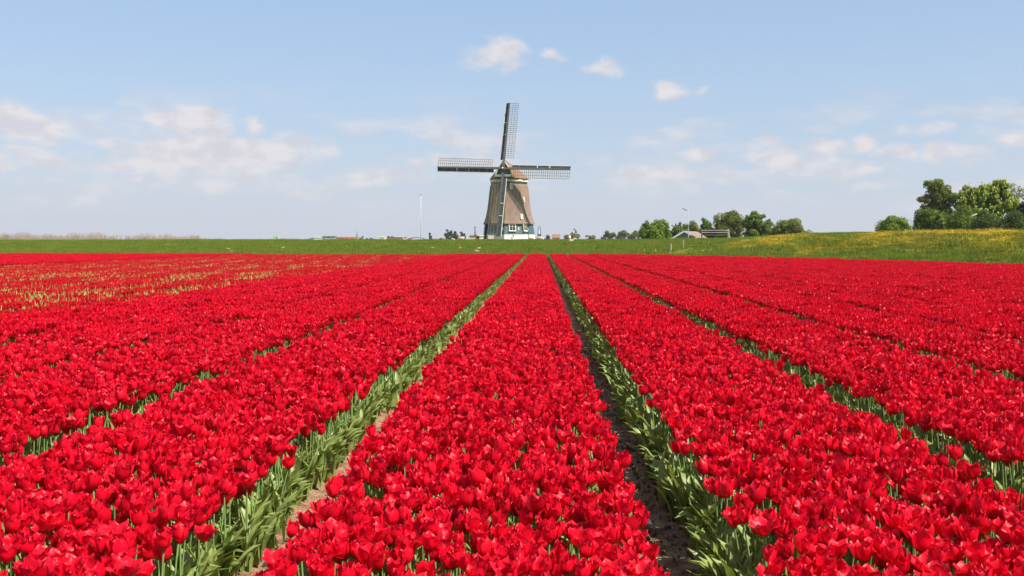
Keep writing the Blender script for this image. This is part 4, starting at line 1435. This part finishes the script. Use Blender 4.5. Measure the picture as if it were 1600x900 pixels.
SM = {p: sheep_mesh('sheep ' + p, p) for p in ('graze', 'stand', 'lie')}
flock = [  # px, py of feet, length px, pose, heading deg (0 = to the right), material, label
    (829.5, 375.8, 9.0, 'graze', -12, 'wool', 'tan sheep grazing in front of the white mill plinth'),
    (843.6, 376.8, 10.5, 'graze', -15, 'wool', 'tan sheep grazing at the right corner of the windmill'),
    (890, 375.8, 10, 'stand', 80, 'wool', 'big woolly sheep seen from behind right of the windmill'),
    (892.5, 379.6, 7.8, 'stand', -8, 'lambwool', 'pale lamb standing below the big woolly sheep'),
    (898.7, 375.2, 7.0, 'graze', -15, 'lambwool', 'pale lamb grazing just right of the big woolly sheep'),
    (909.2, 375.2, 5.0, 'stand', 8, 'lambwool', 'small white lamb, rightmost of the flock'),
    (690.5, 375.8, 9, 'graze', 165, 'tan', 'brownish sheep with dark face left of the three far trees'),
    (708, 376.2, 6.5, 'graze', -30, 'lambwool', 'thin pale lamb walking down the dike left of the mill'),
    (721, 376.6, 10.5, 'graze', 176, 'wool', 'tan sheep grazing broadside below the smallest far tree'),
    (721, 386.2, 4.6, 'lie', 130, 'tan', 'tan lamb lying halfway up the slope left of the mill'),
    (720, 388.8, 4.4, 'lie', 200, 'lambwool', 'pale lamb lying just below the tan one on the slope'),
    (748, 390.6, 6.0, 'stand', 20, 'tan', 'tan lamb standing near the tulips below the mill'),
    (745.5, 394.5, 8.0, 'lie', 180, 'lambwool', 'pale lamb lying at the edge of the tulips below the mill'),
    (675, 388.8, 4.6, 'lie', 10, 'lambwool', 'small white lamb lying alone on the slope by the mast'),
    (442, 389.6, 4.8, 'stand', 20, 'tan', 'tan lamb alone on the slope below the farm buildings'),
    (357, 391.6, 5.5, 'stand', 170, 'tan', 'tan lamb standing at the tulip edge, left of its neighbour'),
    (360.5, 394, 5.0, 'lie', 0, 'lambwool', 'pale pinkish lamb lying at the tulip edge at left'),
]


def slope_point(px, py):
    """where the view ray through this pixel meets the dike"""
    ds = np.linspace(60, 150, 1801)
    x = (px - VPX) / F * ds; z = CAMZ + (HY - py) / F * ds
    t, ex = field_dist(np.stack([x, ds], 1))
    g = np.where(t > 0, dike_z(t, ex, x, ds), 0)
    hit = np.where((z <= g) & (t > 0))[0]
    if len(hit) == 0:
        i = int(np.argmax(np.where(t > 0, g - z, -9)))
    else: i = hit[0]
    return Vector((x[i], ds[i], g[i]))


for (px, py, ln, pose, hd, mt, lab) in flock:
    p = slope_point(px, py)
    s = ln * p.y / F / 1.15
    me = SM[pose]
    key = (pose, mt)
    if key not in SM:
        m2 = me.copy(); m2.materials.clear(); m2.materials.append(M[mt]); SM[key] = m2
    o = link('lamb' if 'lamb' in lab else 'sheep', SM[key], loc=p + Vector((0, 0, -.02)), rot=(0, 0, rad(hd)), scale=max(s, .32))
    tag(o, lab, 'lamb' if 'lamb' in lab else 'sheep', 'sheep and lambs grazing on the dike')


# ------------------------------------------------------------------ small structures
def ground_at(px, d):
    return Vector(((px - VPX) / F * d, d, ground_z((px - VPX) / F * d, d)))


# white mast
d = 140
b = ground_at(657.5, d)
H_ = P(0, 305, d).z - b.z
t = thing('mast', 'tall thin white mast standing alone left of the windmill', 'mast', b)
MB().tube([(0, 0, -.2), (0, 0, H_ * .5), (0, 0, H_)], [.05, .042, .032], 8).build('pole', M['mastpaint'], t, True)
MB().tube([(0, 0, H_), (0, 0, H_ + .10), (0, 0, H_ + .14)], [.09, .10, .03], 8).build('finial', M['slate'], t)
# street lamp
d = 118
b = ground_at(1075.5, d)
zt = P(0, 330, d).z - b.z
t = thing('street_lamp', 'grey street lamp with angled head behind the shed roof', 'street lamp', b)
MB().tube([(0, 0, -.2), (0, 0, zt * .4), (0, 0, zt)], [.05, .04, .03], 8).build('pole', M['metal'], t, True)
MB().tube([(0, 0, zt), (-.18, 0, zt + .09), (-.25, 0, zt + .11)], [.04, .035, .035], 6).build('arm', M['metal'], t)
MB().bar((-.22, 0, zt + .10), (-.72, 0, zt + .34), .22, .10, (0, 0, 1), .16, .06).build('lamp_head', M['slate'], t)
MB().tube([(0, 0, .1), (0, 0, zt * .42)], [.065, .06], 8).build('lower_sleeve', M['metal'], t)
# shed with a gable towards the viewer
d = 124
pa, pl, pr = P(1070.5, 361.5, d), P(1049, 373.5, d), P(1090, 374.5, d)
sx = F / d
t = thing('shed', 'low grey shed with pale pitched roof behind the dike', 'shed', (pa.x, d, .6))
hw = 1.65; ridge = pa.z - .6; eave = ridge - 1.0; ln_, dep = 1.7, 7.0
a_ = rad(20)
Ms = Matrix.Rotation(-a_, 4, 'Z')
w = MB().add([Vector((-hw, 0, 0)), Vector((hw, 0, 0)), Vector((hw, 0, eave)), Vector((0, 0, ridge - .06)), Vector((-hw, 0, eave)), Vector((-hw, dep, 0)), Vector((hw, dep, 0)), Vector((hw, dep, eave)), Vector((0, dep, ridge - .06)), Vector((-hw, dep, eave))],
              [(0, 1, 2, 3, 4), (9, 8, 7, 6, 5), (1, 6, 7, 2), (5, 0, 4, 9), (2, 7, 8, 3), (4, 3, 8, 9)]).build('wall', M['greywall'], t, matrix=Ms)
for s_ in (-1, 1):
    MB().bar((0, dep / 2 - .15, ridge), (s_ * (hw + .25), dep / 2 - .15, eave - .12), dep + .5, .10, (0, 0, 1)).build('roof', M['rooftile'], t, matrix=Ms)
    MB().bar((0, -.44, ridge + .02), (s_ * (hw + .28), -.44, eave - .12), .06, .20, (0, 0, 1)).build('barge_board', M['white'], t, matrix=Ms)
o = MB().box((.2, -.03, eave - .35), (.9, .06, .6)).build('window', M['white'], t, matrix=Ms)
MB().box((.2, -.07, eave - .35), (.76, .03, .46)).build('pane', M['glass'], o)
# second roof volume to the right (the long side)
d2 = 122
a0, a1, a2, a3 = P(1074, 362, d2 + 2), P(1090, 362, d2 + 2), P(1106.5, 372.5, d2), P(1090, 373, d2)
t = thing('shed_wing', 'pinkish tiled roof wing sloping down right of the grey shed', 'shed', (a0.x, d2, .6))
o_ = t.location
R = lambda v: v - o_
nz_ = Vector((0, .3, -.12))
MB().add([R(a0), R(a1), R(a2), R(a3)] + [R(a0) + nz_, R(a1) + nz_, R(a2) + nz_, R(a3) + nz_] , [(0, 3, 2, 1), (4, 5, 6, 7), (0, 1, 5, 4), (1, 2, 6, 5), (2, 3, 7, 6), (3, 0, 4, 7)]).build('roof', M['rooftile'], t)
MB().add([R(a3) + Vector((.1, .2, -.15)), R(a2) + Vector((-.2, .2, -.15)), Vector((R(a2).x - .2, R(a2).y + .2, -.4)), Vector((R(a3).x + .1, R(a3).y + .2, -.4)),
          R(a0) + Vector((.1, 2.5, -.5)), R(a1) + Vector((.4, 2.5, -.5)), Vector((R(a1).x + .4, R(a1).y + 2.5, -.4)), Vector((R(a0).x + .1, R(a0).y + 2.5, -.4))],
         [(0, 3, 2, 1), (4, 5, 6, 7), (0, 1, 5, 4), (1, 2, 6, 5), (3, 0, 4, 7)]).build('wall', M['greywall'], t)
# gate of rails
d = 108
g0, g1 = ground_at(1096.5, d), ground_at(1138, d)
zt = P(0, 359.5, d).z
t = thing('rail_gate', 'weathered wooden rail gate on top of the dike', 'gate', (g0.x, d, 0))
wd = g1.x - g0.x
for x in (0, wd):
    MB().box((x, 0, (zt + g0.z - .3) / 2 + .02), (.14, .14, zt - g0.z + .5)).build('post', M['brownwood'] if x == 0 else M['greywood'], t)
MB().bar((wd, .1, zt), (wd + .28, .2, g1.z), .1, .1, (0, 1, 0)).build('brace', M['greywood'], t)
for k, (y, m) in enumerate(((359.8, 'greywood'), (363.2, 'greywood'), (367.2, 'brownwood'))):
    z = P(0, y, d).z
    MB().box((wd / 2, -.09, z), (wd + .1, .05, .065)).build('rail', M[m], t)
# fence posts on the slope
GP = 'wooden fence posts on the slope'
for (px, y0, y1, lab) in ((1007, 390.5, 395.5, 'shortest wooden fence post low on the slope, leftmost'), (1024.3, 390, 396, 'low wooden fence post second from the left'), (1048.5, 384.5, 395.5, 'pale wooden fence post third from left near tulips'),
                          (1068, 376, 387.5, 'tall pale wooden fence post halfway up the slope'), (1087, 367, 376.5, 'wooden fence post on the crest in front of the shed')):
    p = slope_point(px, y1)
    h = (y1 - y0) * p.y / F
    t = thing('fence_post', lab, 'post', p, rnd.uniform(-.3, .3), GP)
    MB().box((0, 0, h / 2 - .1), (.10, .09, h + .2)).build('shaft', M['greywood'], t)
    MB().add([Vector((-.05, -.045, h)), Vector((.05, -.045, h)), Vector((.05, .045, h)), Vector((-.05, .045, h)), Vector((0, 0, h + .04))], [(0, 1, 4), (1, 2, 4), (2, 3, 4), (3, 0, 4), (3, 2, 1, 0)]).build('pointed_top', M['greywood'], t)
# teal hand pump with hoop beside the mill
d = 168
b = P(842.7, 374, d); b.z = 1.3
t = thing('hand_pump', 'teal post with hooped handle beside the windmill', 'pump', b)
h1, h2 = P(0, 366, d).z - 1.3, P(0, 354, d).z - 1.3
MB().tube([(0, 0, 0), (0, 0, h1)], [.16, .15], 8).build('post', M['white'], t)
hp = []
for k in range(13):
    a = math.pi * k / 12
    hp.append((-.20 * math.cos(a) * 1.0, 0, h2 - .35 + .33 * math.sin(a)))
hp = [(-.27, 0, h1 - .3)] + hp + [(.27, 0, h1 - .3)]
MB().tube(hp, [.06] * len(hp), 6).build('hoop', M['teal'], t)
MB().box((0, 0, h1 - .2), (.62, .3, .5)).build('pump_body', M['teal'], t)
MB().box((0, 0, h1 + .35), (.10, .1, .7)).build('spindle', M['white'], t)
# low wall and white box left of the mill
d = 185


def block(name, label, cat, x0, x1, ytop, d, mat, roofmat=None, win=0, depth=3.0, group=None, slope=0.0):
    X0, X1 = (x0 - VPX) / F * d, (x1 - VPX) / F * d
    zt = P(0, ytop, d).z
    t = thing(name, label, cat, ((X0 + X1) / 2, d, .4), 0, group)
    w, h = X1 - X0, zt - .4
    MB().add([Vector((-w / 2, 0, 0)), Vector((w / 2, 0, 0)), Vector((w / 2, 0, h)), Vector((-w / 2, 0, h - slope)), Vector((-w / 2, depth, 0)), Vector((w / 2, depth, 0)), Vector((w / 2, depth, h)), Vector((-w / 2, depth, h - slope))],
             [(0, 1, 2, 3), (5, 4, 7, 6), (1, 5, 6, 2), (4, 0, 3, 7), (3, 2, 6, 7)]).build('wall', M[mat], t)
    if roofmat:
        MB().bar((-w / 2 - .12, depth / 2, h + .06 - slope), (w / 2 + .12, depth / 2, h + .06), depth + .3, .14, (0, 0, 1)).build('roof', M[roofmat], t)
    for k in range(win):
        x = -w / 2 + w * (k + .5) / win
        o = MB().box((x, -.03, h - .62), (.62, .06, .62)).build('window', M['white'], t)
        MB().box((x, -.075, h - .62), (.46, .03, .46)).build('pane', M['glass'], o)
    return t


block('low_annex', 'low pale pink annex left of the windmill', 'building', 733.5, 742.5, 368.8, d, 'pinkwall', 'brownwood')
block('dark_lean_to', 'dark brown lean-to between pink annex and white block', 'building', 742.8, 749, 369.2, d + .4, 'brownwood', 'brownwood')
block('white_block', 'small white block beside the mill foot at left', 'building', 749.2, 754.8, 368.8, d - .3, 'white', 'white')
block('stone_step', 'pinkish step block at the foot of the lower sail', 'step', 762.6, 771.5, 367.8, 183.3, 'pinkwall', None, 0, 1.0)
# chimney
t = thing('chimney_mast', 'thin dark chimney left of the windmill above a small tree', 'chimney', P(742.5, 376, 380))
t.location.z = .5
hz_ = P(0, 354.5, 380).z - .5
MB().tube([(0, 0, 0), (0, 0, hz_ * .6), (0, 0, hz_)], [.38, .32, .25], 8).build('stack', M['slate'], t, True)
MB().tube([(0, 0, hz_ - .3), (0, 0, hz_ + .05)], [.32, .32], 8).build('rim', M['slate'], t)
# farm buildings left of the mast
GB = 'low farm buildings on the skyline'
d = 230
block('white_shed', 'low white shed at the left end of the farm buildings', 'shed', 490.5, 503.5, 371, d, 'white', 'white', 0, group=GB)
t = block('ramp_roof', 'thin grey ramp rising to the white shed', 'ramp', 480, 490.3, 371.8, d + 2, 'white', 'slate', 0, group=GB, slope=.45)
block('grey_farm_building', 'grey farm building with dark window between white shed and awnings', 'building', 504, 521.5, 369.9, d, 'greywall', 'slate', 2, group=GB)
t = block('stall_row', 'long pale building with red awnings near the church spire', 'building', 522, 557, 371.3, d + 3, 'pinkwall', 'greywall', 3, group=GB)
for k, (x, y) in enumerate(((524, 370.8), (532, 370.6), (540, 370.8), (546.5, 372.5), (554.5, 372.8))):
    p = P(x, y, d + 2.6)
    q = p - t.location
    MB().add([q + Vector((-.30, 0, .14)), q + Vector((.30, 0, .14)), q + Vector((.36, -.5, -.14)), q + Vector((-.36, -.5, -.14)), q + Vector((-.30, 0, -.16)), q + Vector((.30, 0, -.16))],
             [(0, 3, 2, 1), (0, 4, 3), (1, 2, 5), (4, 5, 2, 3), (0, 1, 5, 4)]).build('awning', M['red'], t)
# church spire
d = 900
p = P(557.8, 376, d)
t = thing('church_spire', 'slim grey church spire far away on the left skyline', 'church', (p.x, d, .5))
zb_, zt_ = P(0, 371, d).z - .5, P(0, 360.8, d).z - .5
MB().box((0, 0, zb_ / 2), (2.0, 2.0, zb_)).build('tower', M['greywall'], t)
MB().tube([(0, 0, zb_), (0, 0, zb_ + .6), (0, 0, zt_)], [1.25, .8, .05], 8).build('spire', M['slate'], t)
MB().box((1.9, 4, zb_ * .33), (2.6, 8, zb_ * .66)).build('nave', M['greywall'], t)
# pale green frame on the crest
d = 150
p = P(430.5, 375, d)
t = thing('green_frame', 'pale green open metal frame on the left dike crest', 'frame', (p.x, d, 1.0))
w_, h_ = 7.5 * d / F, P(0, 369, d).z - 1.0
for x in (-w_ / 2, w_ / 2):
    for y in (0, .7):
        MB().box((x, y, h_ / 2), (.07, .07, h_)).build('upright', M['palegreen'], t)
for y in (0, .7):
    MB().box((0, y - .0, h_ + .035), (w_ + .07, .07, .07)).build('top_rail', M['palegreen'], t)
MB().box((0, .35, h_ - .33), (w_ - .08, .58, .42)).build('tank', M['palegreen'], t)
# low brown roofs and posts between bush and mast
block('brown_barn', 'long low brown barn roof left of the white mast', 'barn', 596, 632, 371.5, 210, 'pinkwall', 'brownwood', 0, group=GB)
block('white_container', 'small white block at the left end of the brown barn', 'shed', 593, 600.5, 370.6, 206, 'white', 'white', 0, group=GB)
d = 205
X0, X1 = (632 - VPX) / F * d, (668 - VPX) / F * d
t = thing('arched_shed', 'low arched dark roof over pale walls below the white mast', 'shed', ((X0 + X1) / 2, d, .4), 0, GB)
w_ = X1 - X0; zt_ = P(0, 370.8, d).z - .4
prof = [(s * w_ / 2, zt_ - .62 * abs(s) ** 2.4) for s in np.linspace(-1, 1, 13)]
MB().loft([[Vector((x, y, z)) for (x, z) in prof] + [Vector((x, y, z - .12)) for (x, z) in reversed(prof)] for y in (0, 3)]).build('roof', M['slate'], t)
MB().box((-.2, 1.6, (zt_ - .7) / 2), (w_ * .8, 2.6, zt_ - .7)).build('wall', M['white'], t)
t = thing('marker_post', 'pale pinkish marker post left of the white mast', 'post', P(630.3, 376.5, 138), 0)
t.location.z = 1.2
zz = P(0, 370.6, 138).z - 1.2
MB().box((0, 0, zz / 2), (.14, .12, zz)).build('shaft', M['pinkwall'], t)
MB().box((0, 0, zz + .03), (.17, .15, .06)).build('cap', M['white'], t)
t = thing('yellow_bush', 'small pale yellow flowering bush below the white mast', 'bush', P(642.8, 376, 139), 0)
t.location.z = 1.3
LM['yellowish'] = leafmat('yellow blossom', (0.42, 0.38, 0.12), (0.52, 0.47, 0.18))
me, _ = crown_mesh(RS(3), [(0, 0, .55, .2, .2, .35)], 260, .05, LM['yellowish'], .4, 10)
link('crown', me, t)
MB().tube([(0, 0, 0), (0, 0, .5)], [.03, .015], 5).build('trunk', M['bark'], t)
# farmhouse right of the mill
d = 300
p = P(869, 376, d)
t = thing('farmhouse', 'far farmhouse with reddish tiled roof right of the windmill', 'house', (p.x, d, .4))
zr, ze, hw = P(0, 366.2, d).z - .4, P(0, 371.4, d).z - .4, 1.05
MB().add([Vector((-hw, 0, 0)), Vector((hw, 0, 0)), Vector((hw, 0, ze)), Vector((-hw, 0, ze)), Vector((-hw, 3, 0)), Vector((hw, 3, 0)), Vector((hw, 3, ze)), Vector((-hw, 3, ze)), Vector((-hw, 1.5, zr - .1)), Vector((hw, 1.5, zr - .1))],
         [(0, 1, 2, 3), (5, 4, 7, 6), (1, 5, 6, 9, 2), (4, 0, 3, 8, 7)]).build('wall', M['pinkwall'], t)
for s_ in (0, 1):
    MB().bar((0, 1.5, zr), (0, 1.5 + (-1.8 if s_ == 0 else 1.8), ze - .1), 2 * hw + .4, .12, (0, 0, 1)).build('roof', M['redroof'], t)
o = MB().box((.5, -.03, ze - .5), (.6, .06, .6)).build('window', M['white'], t)
MB().box((.5, -.08, ze - .5), (.45, .03, .45)).build('pane', M['glass'], o)
# white board of a hut among the right-hand trees
d = 90
p0, p1 = P(1513, 339.5, d), P(1527, 334, d)
t = thing('hidden_hut', 'dark hut roof with white edge board among the right trees', 'hut', ((p0.x + p1.x) / 2, d, 1.4))
c0, c1 = p0 - t.location, p1 - t.location
MB().bar(c0, c1, .04, .07, (0, 0, 1)).build('edge_board', M['white'], t)
MB().bar(c0 + Vector((0, .62, .02)), c1 + Vector((0, .62, .02)), 1.15, .05, (0, 0, 1)).build('roof', M['slate'], t)
MB().box((0, .75, (c0.z - .1) / 2), ((c1 - c0).x * .8, .9, c0.z - .1)).build('wall', M['brownwood'], t)

# ------------------------------------------------------------------ air
me = MB().box((-50, 480, 19), (2400, 1100, 42)).mesh('haze', [])
hzm, ht = material('haze')
ho = ht.nodes.new('ShaderNodeOutputMaterial')
hv = ht.nodes.new('ShaderNodeVolumePrincipled')
hv.inputs['Color'].default_value = (0.90, 0.93, 1.0, 1)
hv.inputs['Density'].default_value = 0.00015
hv.inputs['Anisotropy'].default_value = 0.2
ht.links.new(hv.outputs[0], ho.inputs['Volume'])
me.materials.append(hzm)
hz = link('haze', me)
tag(hz, 'thin summer haze over the whole landscape', 'haze', None, 'stuff')
